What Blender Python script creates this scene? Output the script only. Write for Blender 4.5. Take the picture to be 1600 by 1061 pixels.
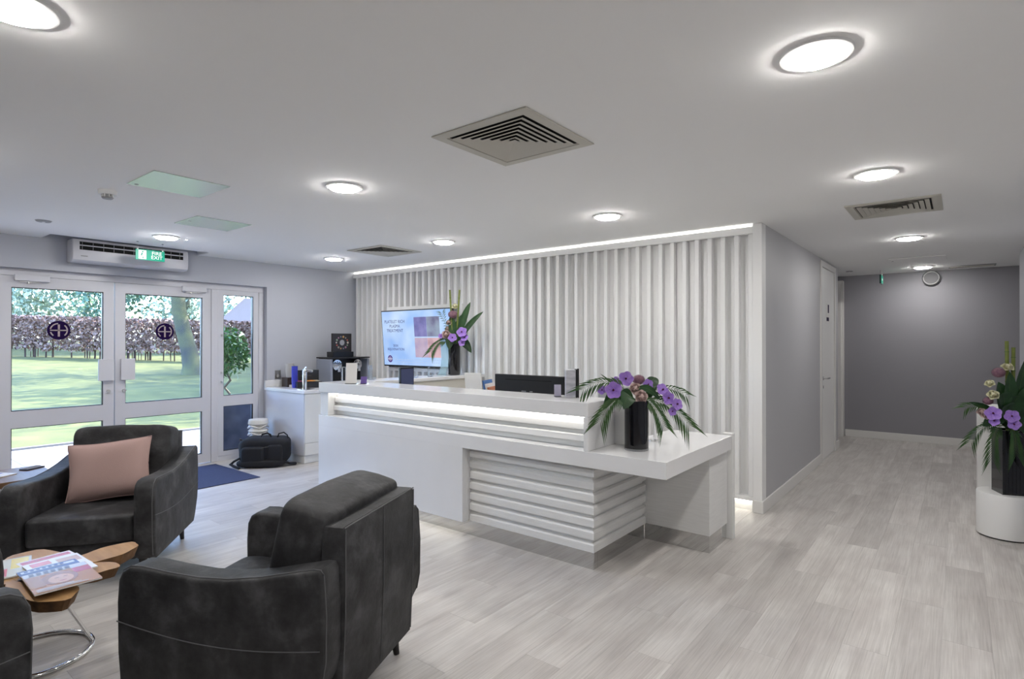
import bpy, bmesh, math, random
from mathutils import Vector, Matrix, Euler
R = math.radians
for o in list(bpy.data.objects): bpy.data.objects.remove(o, do_unlink=True)
scn = bpy.context.scene
COL = scn.collection
random.seed(7)

# ------------------------------------------------------------------ camera
cam_d = bpy.data.cameras.new('camera'); cam = bpy.data.objects.new('camera', cam_d); COL.objects.link(cam)
cam_d.sensor_width = 36.0; cam_d.lens = 884.56 / 1600 * 36.0
cam_d.clip_start = 0.05; cam_d.clip_end = 400
cam.location = (0, 0, 1.536)
cam.rotation_euler = (R(90 + 0.2085), 0, R(38.303))
scn.camera = cam
# ------------------------------------------------------------------ view
scn.view_settings.view_transform = 'Standard'
try: scn.view_settings.look = 'None'
except Exception: pass
scn.view_settings.gamma = 1; scn.view_settings.use_curve_mapping = False
scn.view_settings.exposure = 0.0
# ------------------------------------------------------------------ sky and sun
SKY = 2.4
SUN = 15.0
LAMP = 146.0
w = bpy.data.worlds.new('sky'); scn.world = w; w.use_nodes = True
nt = w.node_tree; nt.nodes.clear()
wo = nt.nodes.new('ShaderNodeOutputWorld'); wb = nt.nodes.new('ShaderNodeBackground')
st = nt.nodes.new('ShaderNodeTexSky'); st.sky_type = 'NISHITA'; st.sun_disc = False
st.sun_elevation = R(46); st.sun_rotation = R(5); st.air_density = 1.0; st.dust_density = 1.6
wb.inputs['Strength'].default_value = SKY
wm = nt.nodes.new('ShaderNodeMixRGB'); wm.blend_type = 'MULTIPLY'; wm.inputs[0].default_value = 1; wm.inputs[2].default_value = (.80, .93, 1.22, 1)   # interior white balance
nt.links.new(st.outputs[0], wm.inputs[1]); nt.links.new(wm.outputs[0], wb.inputs[0]); nt.links.new(wb.outputs[0], wo.inputs[0])
sd = bpy.data.lights.new('sun', 'SUN'); sd.energy = SUN; sd.angle = R(0.6); sd.color = (.96, .97, .97)
so = bpy.data.objects.new('sun', sd); COL.objects.link(so)
so.location = (-12, 12, 12)
so.rotation_euler = Vector((.12, .74, .76)).to_track_quat('Z', 'Y').to_euler()

# ------------------------------------------------------------------ materials
MATS = {}
def M(name, col, rough=.5, metal=0.0, var=None, vscale=8, stretch=(1, 1, 1), bump=0, bscale=60, emit=0, ecol=None,
      trans=0, ior=1.45, detail=4, coat=0, objrand=0, alpha=1, bstretch=None, spec=.5, island=0):
    if name in MATS: return MATS[name]
    m = bpy.data.materials.new(name); m.use_nodes = True; t = m.node_tree; b = t.nodes['Principled BSDF']
    b.inputs['Base Color'].default_value = (*col, 1); b.inputs['Roughness'].default_value = rough
    b.inputs['Metallic'].default_value = metal; b.inputs['IOR'].default_value = ior
    b.inputs['Specular IOR Level'].default_value = spec
    if trans: b.inputs['Transmission Weight'].default_value = trans
    if coat: b.inputs['Coat Weight'].default_value = coat; b.inputs['Coat Roughness'].default_value = .08
    if emit:
        b.inputs['Emission Color'].default_value = (*(ecol or col), 1); b.inputs['Emission Strength'].default_value = emit
    def coords(s):
        tc = t.nodes.new('ShaderNodeTexCoord'); mp = t.nodes.new('ShaderNodeMapping'); mp.inputs['Scale'].default_value = s
        t.links.new(tc.outputs['Object'], mp.inputs[0]); return mp
    src = None
    if var is not None:
        mp = coords(stretch); n = t.nodes.new('ShaderNodeTexNoise'); n.inputs['Scale'].default_value = vscale; n.inputs['Detail'].default_value = detail
        if objrand or island:
            rnd = (t.nodes.new('ShaderNodeNewGeometry').outputs['Random Per Island'] if island else t.nodes.new('ShaderNodeObjectInfo').outputs['Random'])
            mu = t.nodes.new('ShaderNodeMath'); mu.operation = 'MULTIPLY'; mu.inputs[1].default_value = 37.0
            t.links.new(rnd, mu.inputs[0]); t.links.new(mu.outputs[0], mp.inputs['Location'])
        t.links.new(mp.outputs[0], n.inputs[0])
        cr = t.nodes.new('ShaderNodeValToRGB'); cr.color_ramp.elements[0].position = .3; cr.color_ramp.elements[1].position = .7
        cr.color_ramp.elements[0].color = (*col, 1); cr.color_ramp.elements[1].color = (*var, 1)
        t.links.new(n.outputs[0], cr.inputs[0]); src = cr.outputs[0]
    if objrand or island:
        rnd = (t.nodes.new('ShaderNodeNewGeometry').outputs['Random Per Island'] if island else t.nodes.new('ShaderNodeObjectInfo').outputs['Random'])
        k = objrand or island
        mr = t.nodes.new('ShaderNodeMapRange'); mr.inputs[3].default_value = 1 - k; mr.inputs[4].default_value = 1 + k
        t.links.new(rnd, mr.inputs[0])
        hs = t.nodes.new('ShaderNodeHueSaturation'); t.links.new(mr.outputs[0], hs.inputs['Value'])
        if src: t.links.new(src, hs.inputs['Color'])
        else: hs.inputs['Color'].default_value = (*col, 1)
        src = hs.outputs[0]
    if src: t.links.new(src, b.inputs['Base Color'])
    if bump:
        mp = coords(bstretch or stretch); n = t.nodes.new('ShaderNodeTexNoise'); n.inputs['Scale'].default_value = bscale; n.inputs['Detail'].default_value = 5
        t.links.new(mp.outputs[0], n.inputs[0]); bp = t.nodes.new('ShaderNodeBump'); bp.inputs['Strength'].default_value = bump; bp.inputs['Distance'].default_value = .004
        t.links.new(n.outputs[0], bp.inputs['Height']); t.links.new(bp.outputs[0], b.inputs['Normal'])
    MATS[name] = m; return m

ceil_m = M('ceiling paint', (.93, .93, .925), .9, bump=.05, bscale=150)
wallL_m = M('light grey wall paint', (.46, .475, .525), .5, bump=.06, bscale=200)
wallG_m = M('mid grey wall paint', (.45, .45, .47), .5, bump=.06, bscale=200)
wallD_m = M('dark grey wall paint', (.275, .27, .295), .5, bump=.06, bscale=200)
white_m = M('white satin lacquer', (.80, .80, .79), .35)
slat_m = M('white slat paint', (.80, .80, .80), .45)
trim_m = M('white trim gloss', (.72, .71, .69), .35)
upvc_m = M('white window plastic', (.62, .62, .66), .3)
corian_m = M('white solid surface', (.78, .78, .79), .16, var=(.75, .75, .755), vscale=3)
ash_m = M('white ash laminate', (.78, .78, .77), .4, var=(.72, .72, .71), vscale=6, stretch=(1, 1, 14), bump=.15, bscale=14)
mirror_m = M('polished steel mirror', (.60, .60, .595), .04, 1)
chrome_m = M('chrome', (.82, .82, .83), .08, 1)
steel_m = M('brushed steel', (.55, .55, .55), .3, 1)
led_m = M('led strip', (1, 1, 1), .5, emit=12, ecol=(1, .96, .86))
ledl_m = M('led strip low', (1, 1, 1), .5, emit=10, ecol=(1, .97, .86))
lamp_m = M('downlight diffuser', (1, 1, 1), .5, emit=LAMP, ecol=(1, .972, .935))
glass_m = bpy.data.materials.new('clear glass'); glass_m.use_nodes = True
_t = glass_m.node_tree; _t.nodes.clear(); _o = _t.nodes.new('ShaderNodeOutputMaterial'); _mx = _t.nodes.new('ShaderNodeMixShader'); _tr = _t.nodes.new('ShaderNodeBsdfTransparent'); _gl = _t.nodes.new('ShaderNodeBsdfGlossy'); _fr = _t.nodes.new('ShaderNodeFresnel')
_gl.inputs['Roughness'].default_value = .0; _tr.inputs[0].default_value = (.95, .97, .96, 1); _fr.inputs[0].default_value = 1.18
_t.links.new(_fr.outputs[0], _mx.inputs[0]); _t.links.new(_tr.outputs[0], _mx.inputs[1]); _t.links.new(_gl.outputs[0], _mx.inputs[2]); _t.links.new(_mx.outputs[0], _o.inputs[0])
leath_m = M('charcoal nubuck leather', (.020, .020, .022), .60, spec=.45)
def _leather(m):
    t = m.node_tree; N, L_ = t.nodes, t.links; b = N['Principled BSDF']; tc = N.new('ShaderNodeTexCoord')
    def nz(sc, det, dist): n = N.new('ShaderNodeTexNoise'); n.inputs['Scale'].default_value = sc; n.inputs['Detail'].default_value = det; n.inputs['Roughness'].default_value = .62; n.inputs['Distortion'].default_value = dist; L_.new(tc.outputs['Object'], n.inputs[0]); return n.outputs[0]
    r = N.new('ShaderNodeValToRGB'); e = r.color_ramp.elements; e[0].position, e[1].position = .36, .70; e[0].color = (.012, .012, .0132, 1); e[1].color = (.070, .070, .074, 1); k = e.new(.52); k.color = (.029, .029, .031, 1)
    L_.new(nz(7, 13, .15), r.inputs[0]); L_.new(r.outputs[0], b.inputs['Base Color'])
    bp = N.new('ShaderNodeBump'); bp.inputs['Strength'].default_value = .5; bp.inputs['Distance'].default_value = .006; L_.new(nz(26, 8, .4), bp.inputs['Height']); L_.new(bp.outputs[0], b.inputs['Normal'])
_leather(leath_m)
seam_m = M('leather seam piping', (.09, .09, .095), .6)
legw_m = M('black stained wood', (.012, .010, .010), .4)
pink_m = M('dusty pink linen', (.44, .30, .275), .95, bump=.4, bscale=300)
wood_m = M('light oak slice', (.45, .27, .12), .5, var=(.30, .16, .06), vscale=4, stretch=(1, 5, 1), bump=.2)
bark_m = M('bark edge', (.20, .10, .04), .8, var=(.07, .035, .015), vscale=18, bump=1.0, bscale=40)
black_m = M('black plastic', (.010, .010, .012), .35)
bgloss_m = M('black glass', (.004, .004, .006), .04, coat=.5)
nylon_m = M('black nylon', (.008, .009, .013), .75, bump=.4, bscale=250)
strap_m = M('black webbing', (.010, .010, .013), .8)
mat_m = M('blue entrance matting', (.030, .038, .085), .98, var=(.05, .062, .13), vscale=90, bump=.8, bscale=400)
purple_m = M('purple vinyl', (.014, .004, .045), .6, spec=.08)
green_m = M('exit sign green', (.0, .28, .18), .4, emit=.06)
signw_m = M('sign white', (.85, .9, .87), .4, emit=.05)
vent_m = M('vent cream paint', (.56, .54, .48), .5)
dark_m = M('dark void', (.006, .006, .006), .9)
panel_m = M('pale green glass panel', (.66, .76, .70), .22, .35)
grey_m = M('grey plastic', (.30, .30, .31), .5)
paper_m = M('white paper', (.80, .79, .77), .8)
stem_m = M('green stem', (.08, .14, .03), .5)
leaf_m = M('dark green leaf', (.012, .045, .014), .35, var=(.03, .085, .025), vscale=12)
palm_m = M('palm leaf', (.025, .075, .020), .5, var=(.06, .12, .035), vscale=10)
cane_m = M('green cane', (.20, .24, .05), .5, var=(.12, .15, .03), vscale=6, stretch=(1, 1, 3))
orch_m = M('violet orchid petal', (.25, .13, .52), .6, var=(.40, .25, .64), vscale=25, spec=.2)
orch2_m = M('deep orchid lip', (.12, .012, .06), .5)
mauve_m = M('mauve rose petal', (.56, .42, .37), .7, var=(.46, .33, .33), vscale=10)
cream_m = M('cream rose petal', (.72, .68, .52), .7, var=(.60, .60, .36), vscale=10)
allium_m = M('dusty purple flower head', (.20, .10, .15), .9, var=(.30, .17, .20), vscale=60)

# ------------------------------------------------------------------ mesh helpers
class B:
    def __init__(s): s.bm = bmesh.new()
    def box(s, x0, x1, y0, y1, z0, z1, bev=0, seg=2):
        m = Matrix.Translation(((x0+x1)/2, (y0+y1)/2, (z0+z1)/2)) @ Matrix.Diagonal((abs(x1-x0), abs(y1-y0), abs(z1-z0), 1))
        r = bmesh.ops.create_cube(s.bm, size=1, matrix=m)
        if bev:
            es = list({e for v in r['verts'] for e in v.link_edges})
            bmesh.ops.bevel(s.bm, geom=es, offset=bev, segments=seg, affect='EDGES', profile=.5)
        return s
    def cyl(s, c, r, h, seg=32, r2=None, axis='Z'):
        m = Matrix.Translation(c)
        if axis == 'X': m = m @ Matrix.Rotation(R(90), 4, 'Y')
        if axis == 'Y': m = m @ Matrix.Rotation(R(-90), 4, 'X')
        m = m @ Matrix.Translation((0, 0, h/2))
        bmesh.ops.create_cone(s.bm, cap_ends=True, segments=seg, radius1=r, radius2=r if r2 is None else r2, depth=h, matrix=m); return s
    def lathe(s, prof, seg=32, c=(0, 0, 0)):
        rings = []
        for r, z in prof:
            if r < 1e-6: rings.append([s.bm.verts.new((c[0], c[1], c[2]+z))])
            else: rings.append([s.bm.verts.new((c[0]+r*math.cos(2*math.pi*k/seg), c[1]+r*math.sin(2*math.pi*k/seg), c[2]+z)) for k in range(seg)])
        for a, b in zip(rings, rings[1:]):
            for k in range(seg):
                k2 = (k+1) % seg
                if len(a) == 1 and len(b) == 1: continue
                if len(a) == 1: s.bm.faces.new((a[0], b[k], b[k2]))
                elif len(b) == 1: s.bm.faces.new((a[k], a[k2], b[0]))
                else: s.bm.faces.new((a[k], a[k2], b[k2], b[k]))
        return s
    def tube(s, pts, r, seg=8, closed=False, flat=1.0):
        pts = [Vector(p) for p in pts]; n = len(pts); rings = []
        for i, p in enumerate(pts):
            if closed: t = pts[(i+1) % n] - pts[i-1]
            else: t = pts[min(i+1, n-1)] - pts[max(i-1, 0)]
            t.normalize(); up = Vector((0, 0, 1)) if abs(t.z) < .95 else Vector((1, 0, 0))
            a = t.cross(up).normalized(); b = a.cross(t).normalized()
            rr = r[i] if isinstance(r, (list, tuple)) else r
            rings.append([s.bm.verts.new(p + a*rr*math.cos(2*math.pi*k/seg) + b*rr*flat*math.sin(2*math.pi*k/seg)) for k in range(seg)])
        for i in range(n if closed else n-1):
            A, Bq = rings[i], rings[(i+1) % n]
            for k in range(seg): s.bm.faces.new((A[k], A[(k+1) % seg], Bq[(k+1) % seg], Bq[k]))
        if not closed: s.bm.faces.new(rings[0]); s.bm.faces.new(rings[-1])
        return s
    def prism(s, poly, a0, a1, axis='X', bev=0, seg=3):
        # poly in the two other axes (X: y,z ; Y: x,z ; Z: x,y)
        def P(u, v, a): return {'X': (a, u, v), 'Y': (u, a, v), 'Z': (u, v, a)}[axis]
        lo = [s.bm.verts.new(P(u, v, a0)) for u, v in poly]; hi = [s.bm.verts.new(P(u, v, a1)) for u, v in poly]
        f0 = s.bm.faces.new(lo); f1 = s.bm.faces.new(hi); n = len(poly)
        for k in range(n): s.bm.faces.new((lo[k], lo[(k+1) % n], hi[(k+1) % n], hi[k]))
        bmesh.ops.recalc_face_normals(s.bm, faces=s.bm.faces[:])
        if bev:
            es = list(f0.edges) + list(f1.edges)
            bmesh.ops.bevel(s.bm, geom=es, offset=bev, segments=seg, affect='EDGES', profile=.5)
        return s
    def superq(s, c, sx, sy, sz, e1=.3, e2=.3, nu=24, nv=36, noise=0, mat=None):
        def p(v, e): return math.copysign(abs(v)**e, v)
        rows = []; M4 = mat or Matrix.Identity(4)
        for i in range(nu+1):
            u = -math.pi/2 + math.pi*i/nu; row = []
            for j in range(nv):
                v = -math.pi + 2*math.pi*j/nv
                x = sx*p(math.cos(u), e1)*p(math.cos(v), e2); y = sy*p(math.cos(u), e1)*p(math.sin(v), e2); z = sz*p(math.sin(u), e1)
                q = Vector((x, y, z))
                if noise: q += q.normalized()*noise*(math.sin(x*31+y*17)+math.sin(z*27+y*23+1)+math.sin(x*13-z*19))
                row.append(s.bm.verts.new(M4 @ q + Vector(c)))
                if i in (0, nu): break
            rows.append(row)
        for a, b in zip(rows, rows[1:]):
            for j in range(nv):
                k = (j+1) % nv
                if len(a) == 1: s.bm.faces.new((a[0], b[k], b[j]))
                elif len(b) == 1: s.bm.faces.new((a[j], a[k], b[0]))
                else: s.bm.faces.new((a[j], a[k], b[k], b[j]))
        return s
    def quad(s, a, b, c, d): s.bm.faces.new([s.bm.verts.new(p) for p in (a, b, c, d)]); return s
    def mesh(s, name, smooth=False):
        bmesh.ops.recalc_face_normals(s.bm, faces=s.bm.faces[:])
        me = bpy.data.meshes.new(name); s.bm.to_mesh(me); s.bm.free()
        if smooth:
            for p in me.polygons: p.use_smooth = True
            try: me.set_sharp_from_angle(angle=R(38))
            except Exception: pass
        return me
    def obj(s, name, mat, parent=None, smooth=False, **kw):
        return link(name, s.mesh(name, smooth), mat, parent, **kw)

def link(name, me, mat, parent=None, loc=None, rot=None, label=None, cat=None, group=None, kind=None):
    o = bpy.data.objects.new(name, me); COL.objects.link(o)
    if mat and not me.materials: me.materials.append(mat)
    if parent: o.parent = parent
    if loc is not None: o.location = loc
    if rot is not None: o.rotation_euler = rot
    return tag(o, label, cat, group, kind)
def tag(o, label=None, cat=None, group=None, kind=None):
    for k, v in (('label', label), ('category', cat), ('group', group), ('kind', kind)):
        if v: o[k] = v
    return o
def thing(name, label, cat, loc=(0, 0, 0), rz=0, group=None, kind=None, rot=None):
    o = bpy.data.objects.new(name, None); COL.objects.link(o); o.empty_display_size = .1
    o.location = loc; o.rotation_euler = rot or (0, 0, rz); return tag(o, label, cat, group, kind)
def text(name, body, size, mat, parent, mtx, ext=.001, sx=1.0):
    cu = bpy.data.curves.new(name, 'FONT'); cu.body = body; cu.size = size; cu.align_x = 'CENTER'; cu.align_y = 'CENTER'; cu.extrude = ext
    tmp = bpy.data.objects.new(name, cu); COL.objects.link(tmp)
    dg = bpy.context.evaluated_depsgraph_get(); me = bpy.data.meshes.new_from_object(tmp.evaluated_get(dg))
    bpy.data.objects.remove(tmp, do_unlink=True)
    me.transform(mtx @ Matrix.Diagonal((sx, 1, 1, 1))); me.materials.clear()
    return link(name, me, mat, parent)
def box(name, mat, x0, x1, y0, y1, z0, z1, parent=None, bev=0, **kw):
    return B().box(x0, x1, y0, y1, z0, z1, bev).obj(name, mat, parent, **kw)

# ================================================================== SETTING
XL, YB, XR, H = -7.373, 5.36, -1.385, 2.6
XE, YE, YK = .573, 10.61, -3.6        # corridor right wall, end wall, wall behind
XW = 3.2                               # far right wall of the lounge
# ---- floor with planks
floor = box('floor', M('floor screed', (.33, .32, .31), .8), XL-.14, XW, YK, YE+.02, -.05, -.004, kind='structure')
def plank_mat(name, island=False):
    m = bpy.data.materials.new(name); m.use_nodes = True; t = m.node_tree; N, L_ = t.nodes, t.links; b = N['Principled BSDF']
    rnd_ = N.new('ShaderNodeNewGeometry').outputs['Random Per Island'] if island else N.new('ShaderNodeObjectInfo').outputs['Random']
    tc = N.new('ShaderNodeTexCoord'); mu = N.new('ShaderNodeMath'); mu.operation = 'MULTIPLY'; mu.inputs[1].default_value = 53.0; L_.new(rnd_, mu.inputs[0])
    def noise(sc, scale, det, dist=0):
        mp = N.new('ShaderNodeMapping'); mp.inputs['Scale'].default_value = sc; L_.new(tc.outputs['Object'], mp.inputs[0]); L_.new(mu.outputs[0], mp.inputs['Location'])
        n = N.new('ShaderNodeTexNoise'); n.inputs['Scale'].default_value = scale; n.inputs['Detail'].default_value = det; n.inputs['Distortion'].default_value = dist; L_.new(mp.outputs[0], n.inputs[0]); return n.outputs[0]
    broad = noise((6, .5, 1), 1.8, 4, .8); fibre = noise((60, 1.1, 1), 3.0, 7, .5); blot = noise((2.4, 1.2, 1), 2.4, 4)
    def ramp(v, p0, c0, p1, c1):
        r = N.new('ShaderNodeValToRGB'); e = r.color_ramp.elements; e[0].position, e[1].position = p0, p1; e[0].color = (*c0, 1); e[1].color = (*c1, 1); L_.new(v, r.inputs[0]); return r.outputs[0]
    def mix(kind, f, a_, b_):
        q = N.new('ShaderNodeMixRGB'); q.blend_type = kind; q.inputs[0].default_value = f; L_.new(a_, q.inputs[1]); L_.new(b_, q.inputs[2]); return q.outputs[0]
    c0 = ramp(broad, .3, (.475, .45, .433), .7, (.60, .58, .56)); c1 = ramp(fibre, .30, (.66, .65, .645), .62, (1, 1, 1)); c2 = ramp(blot, .3, (.82, .795, .785), .65, (1, 1, .985))
    col = mix('MULTIPLY', .62, c0, c1); col = mix('MULTIPLY', .8, col, c2)
    mr = N.new('ShaderNodeMapRange'); mr.inputs[3].default_value = .99; mr.inputs[4].default_value = 1.15; L_.new(rnd_, mr.inputs[0])
    hs = N.new('ShaderNodeHueSaturation'); L_.new(mr.outputs[0], hs.inputs['Value']); L_.new(col, hs.inputs['Color']); L_.new(hs.outputs[0], b.inputs['Base Color'])
    b.inputs['Roughness'].default_value = .42; bp = N.new('ShaderNodeBump'); bp.inputs['Strength'].default_value = .12; bp.inputs['Distance'].default_value = .002; L_.new(fibre, bp.inputs['Height']); L_.new(bp.outputs[0], b.inputs['Normal'])
    return m
plank_m = plank_mat('grey oak plank'); plankr_m = plank_mat('grey oak plank far', True)
PW, PL = .2, 1.22
pme = B().box(0, PW-.0007, 0, PL-.0007, -.004, 0).mesh('plank'); pme.materials.append(plank_m)
cand = []
i = 0
x = XL - .10
while x < XW - .02:
    off = (i*.43) % PL; y = YK - off
    while y < YE:
        cand.append((x, y)); y += PL
    x += PW; i += 1
fwd = Vector((-math.sin(R(38.303)), math.cos(R(38.303)))); rgt = Vector((fwd.y, -fwd.x))
def hidden(cx, cy):     # under the desk, the cabinets and behind the walls
    return (-4.95 < cx < -1.5 and 3.5 < cy < 5.36) or (cy > 5.5 and not XR-.2 < cx < XE+.1) or (cx < -6.5 and cy > 4.0)
vis, rest = [], []
for (x, y) in cand:
    cx, cy = x+PW/2, y+PL/2; d = Vector((cx, cy)).dot(fwd); l = Vector((cx, cy)).dot(rgt)
    full = y >= YK and y+PL <= YE and x+PW < XW
    if full and d > 1.3 and abs(l)/d < .98 and not hidden(cx, cy): vis.append((d, x, y))
    else: rest.append((x, y))
vis.sort()
for d, x, y in vis[300:]: rest.append((x, y))
for d, x, y in vis[:300]: link('plank', pme, plank_m, floor, loc=(x, y, 0))
b = B()
for x, y in rest:
    y0, y1, x1 = max(y, YK), min(y+PL, YE)-.0012, min(x+PW-.0012, XW)
    if y1 > y0: b.box(x, x1, y0, y1, -.004, 0)
b.obj('plank_field', plankr_m, floor, kind='stuff')

# ---- ceiling (a notch is left open above the air curtain)
NX, NY0, NY1 = -7.05, 1.56, 3.07
c = B()
c.box(NX, XW+.1, YK-.1, YE+.1, H, H+.15); c.box(XL-.3, NX, YK-.1, NY0, H, H+.15); c.box(XL-.3, NX, NY1, YE+.1, H, H+.15)
c.box(XL-.3, NX+.05, NY0-.05, NY1+.05, H+.15, H+.3)
c.obj('ceiling', ceil_m, kind='structure')
# ---- left wall with the door opening
OY0, OY1, OZ = .52, 3.966, 2.275
lw = B()
lw.box(XL-.28, XL, OY1, YB+.12, 0, H); lw.box(XL-.28, XL, YK, OY0, 0, H); lw.box(XL-.28, XL, OY0, OY1, OZ, H)
lw.box(XL-.28, XL, NY0, NY1, H, H+.149)
wl = lw.obj('wall_left', wallL_m, kind='structure')
# ---- slatted back wall
box('wall_back', white_m, XL, XR, YB+.062, YB+.12, 0, H, kind='structure')
wb_ = bpy.data.objects['wall_back']
bpy.data.objects['wall_back'].data.materials.clear(); wb_.data.materials.append(slat_m)
sme = B().box(0, .042, YB-.002, YB+.063, .135, 2.51, .003, 1).mesh('slat'); sme.materials.append(slat_m)
n = 48; pitch = (-1.502 - -7.30)/(n-1)
TVX0, TVX1, TVZ0, TVZ1 = -6.53, -5.03, 1.12, 2.03
slo = B().box(0, .042, YB-.002, YB+.063, .135, TVZ0-.001, .003, 1).mesh('slat_low'); shi = B().box(0, .042, YB-.002, YB+.063, TVZ1+.001, 2.51, .003, 1).mesh('slat_high')
slo.materials.append(slat_m); shi.materials.append(slat_m)
for k in range(n):
    x = -7.30 + k*pitch
    if TVX0-.05 < x < TVX1:
        link('slat', slo, slat_m, wb_, loc=(x, 0, 0)); link('slat', shi, slat_m, wb_, loc=(x, 0, 0))
    else: link('slat', sme, slat_m, wb_, loc=(x, 0, 0))
box('slat_rail', slat_m, XL, XR-.075, YB-.006, YB+.063, 2.511, 2.578, wb_, .003)
box('slat_rail', slat_m, XL, XR-.075, YB-.006, YB+.063, .095, .134, wb_, .003)
box('corner_post', slat_m, XR-.075, XR+.004, YB-.010, YB+.12, .0, H, wb_, .003)
f = B(); f.box(TVX0, TVX1, YB-.03, YB+.063, TVZ1-.05, TVZ1); f.box(TVX0, TVX1, YB-.03, YB+.063, TVZ0, TVZ0+.05)
f.box(TVX0, TVX0+.05, YB-.03, YB+.063, TVZ0+.05, TVZ1-.05); f.box(TVX1-.05, TVX1, YB-.03, YB+.063, TVZ0+.05, TVZ1-.05)
f.box(TVX0+.05, TVX1-.05, YB+.04, YB+.063, TVZ0+.05, TVZ1-.05)
f.obj('screen_recess_frame', slat_m, wb_)
box('skirting', trim_m, XL, XR-.076, YB+.047, YB+.062, 0, .09, wb_)
tag(box('led_strip', M('ceiling led strip', (1, 1, 1), .5, emit=6, ecol=(1, .97, .88)), XL+.03, XR-.09, YB-.002, YB+.02, 2.583, 2.591), 'thin glowing light strip along the ceiling above white slats', 'light strip')
tag(box('led_strip', ledl_m, XL+.95, XR-.09, YB+.012, YB+.026, .084, .092), 'warm light strip glowing low under the white slats', 'light strip')
# ---- corridor walls
DY0, DY1 = 8.06, 9.15
gw = B(); gw.box(XR-.12, XR, YB+.12, DY0, 0, H); gw.box(XR-.12, XR, DY1, 9.4, 0, H); gw.box(XR-.12, XR, DY0, DY1, 2.57, H)
gw.box(XR-.9, XR-.12, 9.3, 9.4, 0, H)
gw.obj('wall_corridor', wallG_m, kind='structure')
box('wall_end', wallD_m, -2.3, XE+.9, YE, YE+.1, 0, H, kind='structure')
box('wall_recess', wallL_m, -2.3, -2.2, 9.4, YE+.1, 0, H, kind='structure')
tag(B().box(-1.62, -1.47, YE-.14, YE-.001, 0, 2.52, .004).box(-1.56, -1.49, YE-.19, YE-.14, 0, 2.47, .003).obj('trim_1', trim_m), kind='structure')
box('wall_right', wallL_m, XE, XE+.12, 4.6, 9.15, 0, H, kind='structure')
box('wall_alcove', wallL_m, XE+.12, 1.4, 9.05, 9.15, 0, H, kind='structure')
box('wall_alcove_end', wallL_m, 1.4, 1.5, 9.05, YE+.1, 0, H, kind='structure')
box('wall_lounge', wallL_m, XE+.12, XW, 4.6, 4.7, 0, H, kind='structure')
def glazed(name, axis, a0, a1, p, wins):
    # a wall with glazed openings; axis 'Y': wall runs along y at x=p, axis 'X': along x at y=p
    b = B(); cuts = [a0] + [v for w_ in wins for v in w_] + [a1]
    def bb(u0, u1, z0, z1): b.box(p, p+.1, u0, u1, z0, z1) if axis == 'Y' else b.box(u0, u1, p-.1, p, z0, z1)
    for k in range(0, len(cuts), 2): bb(cuts[k], cuts[k+1], 0, H)
    for u0, u1 in wins: bb(u0, u1, 2.35, H); bb(u0, u1, 0, .08)
    b.obj(name, wallL_m, kind='structure')
def picture_window(name, axis, u0, u1, p):
    d = thing(name, None, None, (0, 0, 0), kind='structure'); f_, g_ = B(), B()
    def bb(b, a, c_, z0, z1, th): b.box(p+.05-th, p+.05+th, a, c_, z0, z1) if axis == 'Y' else b.box(a, c_, p-.05-th, p-.05+th, z0, z1)
    m_ = (u0+u1)/2
    for a, c_ in ((u0, u0+.06), (u1-.06, u1), (m_-.03, m_+.03)): bb(f_, a, c_, .08, 2.35, .03)
    for z0, z1 in ((.08, .14), (2.29, 2.35)): bb(f_, u0+.06, m_-.03, z0, z1, .03); bb(f_, m_+.03, u1-.06, z0, z1, .03)
    f_.obj('window_frame', upvc_m, d)
    for a, c_ in ((u0+.06, m_-.03), (m_+.03, u1-.06)): q_ = B(); bb(q_, a, c_, .14, 2.29, .003); q_.obj('pane', glass_m, d)
wy = []; wx = []
glazed('wall_far', 'Y', YK-.1, 4.7, XW, wy); glazed('wall_behind', 'X', XL-.28, XW+.1, YK, wx)
for k, (u0, u1) in enumerate(wy): picture_window(f'window_{k+3}', 'Y', u0, u1, XW)
for k, (u0, u1) in enumerate(wx): picture_window(f'window_{k+5}', 'X', u0, u1, YK)
# ---- skirtings
def skirt(name, x0, x1, y0, y1): 
    tag(B().box(x0, x1, y0, y1, 0, .112, .004).obj(name, trim_m), kind='structure')
skirt('baseboard_corridor', XR, XR+.016, YB-.012, DY0-.0)
skirt('baseboard_corner', XR-.078, XR+.016, YB-.026, YB-.0105)
skirt('baseboard_far', XR, XR+.016, DY1+.001, 9.4)
skirt('baseboard_end', -1.46, XE+.8, YE-.016, YE-.001)
skirt('baseboard_right', XE-.016, XE-.001, 4.7, 9.15)
skirt('baseboard_left', XL+.001, XL+.016, YK, OY0)
# ---- corridor door
d = thing('door_3', None, None, (XR-.03, DY0, 0), kind='structure')
fr = B(); fr.box(0, .045, 0, .075, 0, 2.57); fr.box(0, .045, 1.015, 1.09, 0, 2.57); fr.box(0, .045, .075, 1.015, 2.50, 2.57)
fr.obj('door_frame', trim_m, d)
lf = box('door_leaf', white_m, -.01, .03, .08, 1.008, .008, 2.495, d)
hd_ = B().cyl((.03, .16, 1.06), .025, .012, 20, axis='X').tube([(.04, .16, 1.06), (.085, .16, 1.06), (.09, .18, 1.06), (.09, .30, 1.06)], .010, 10).obj('door_handle', chrome_m, lf, True)
B().cyl((.03, .16, .95), .022, .01, 20, axis='X').obj('keyhole_plate', chrome_m, lf)
sp = box('door_sign', paper_m, .0305, .0335, .42, .62, 1.80, 2.04, lf)
box('sign_symbol', purple_m, .0337, .0347, .52, .60, 1.92, 2.03, lf); box('sign_symbol', purple_m, .0337, .0347, .43, .60, 1.81, 1.86, lf)
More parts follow.
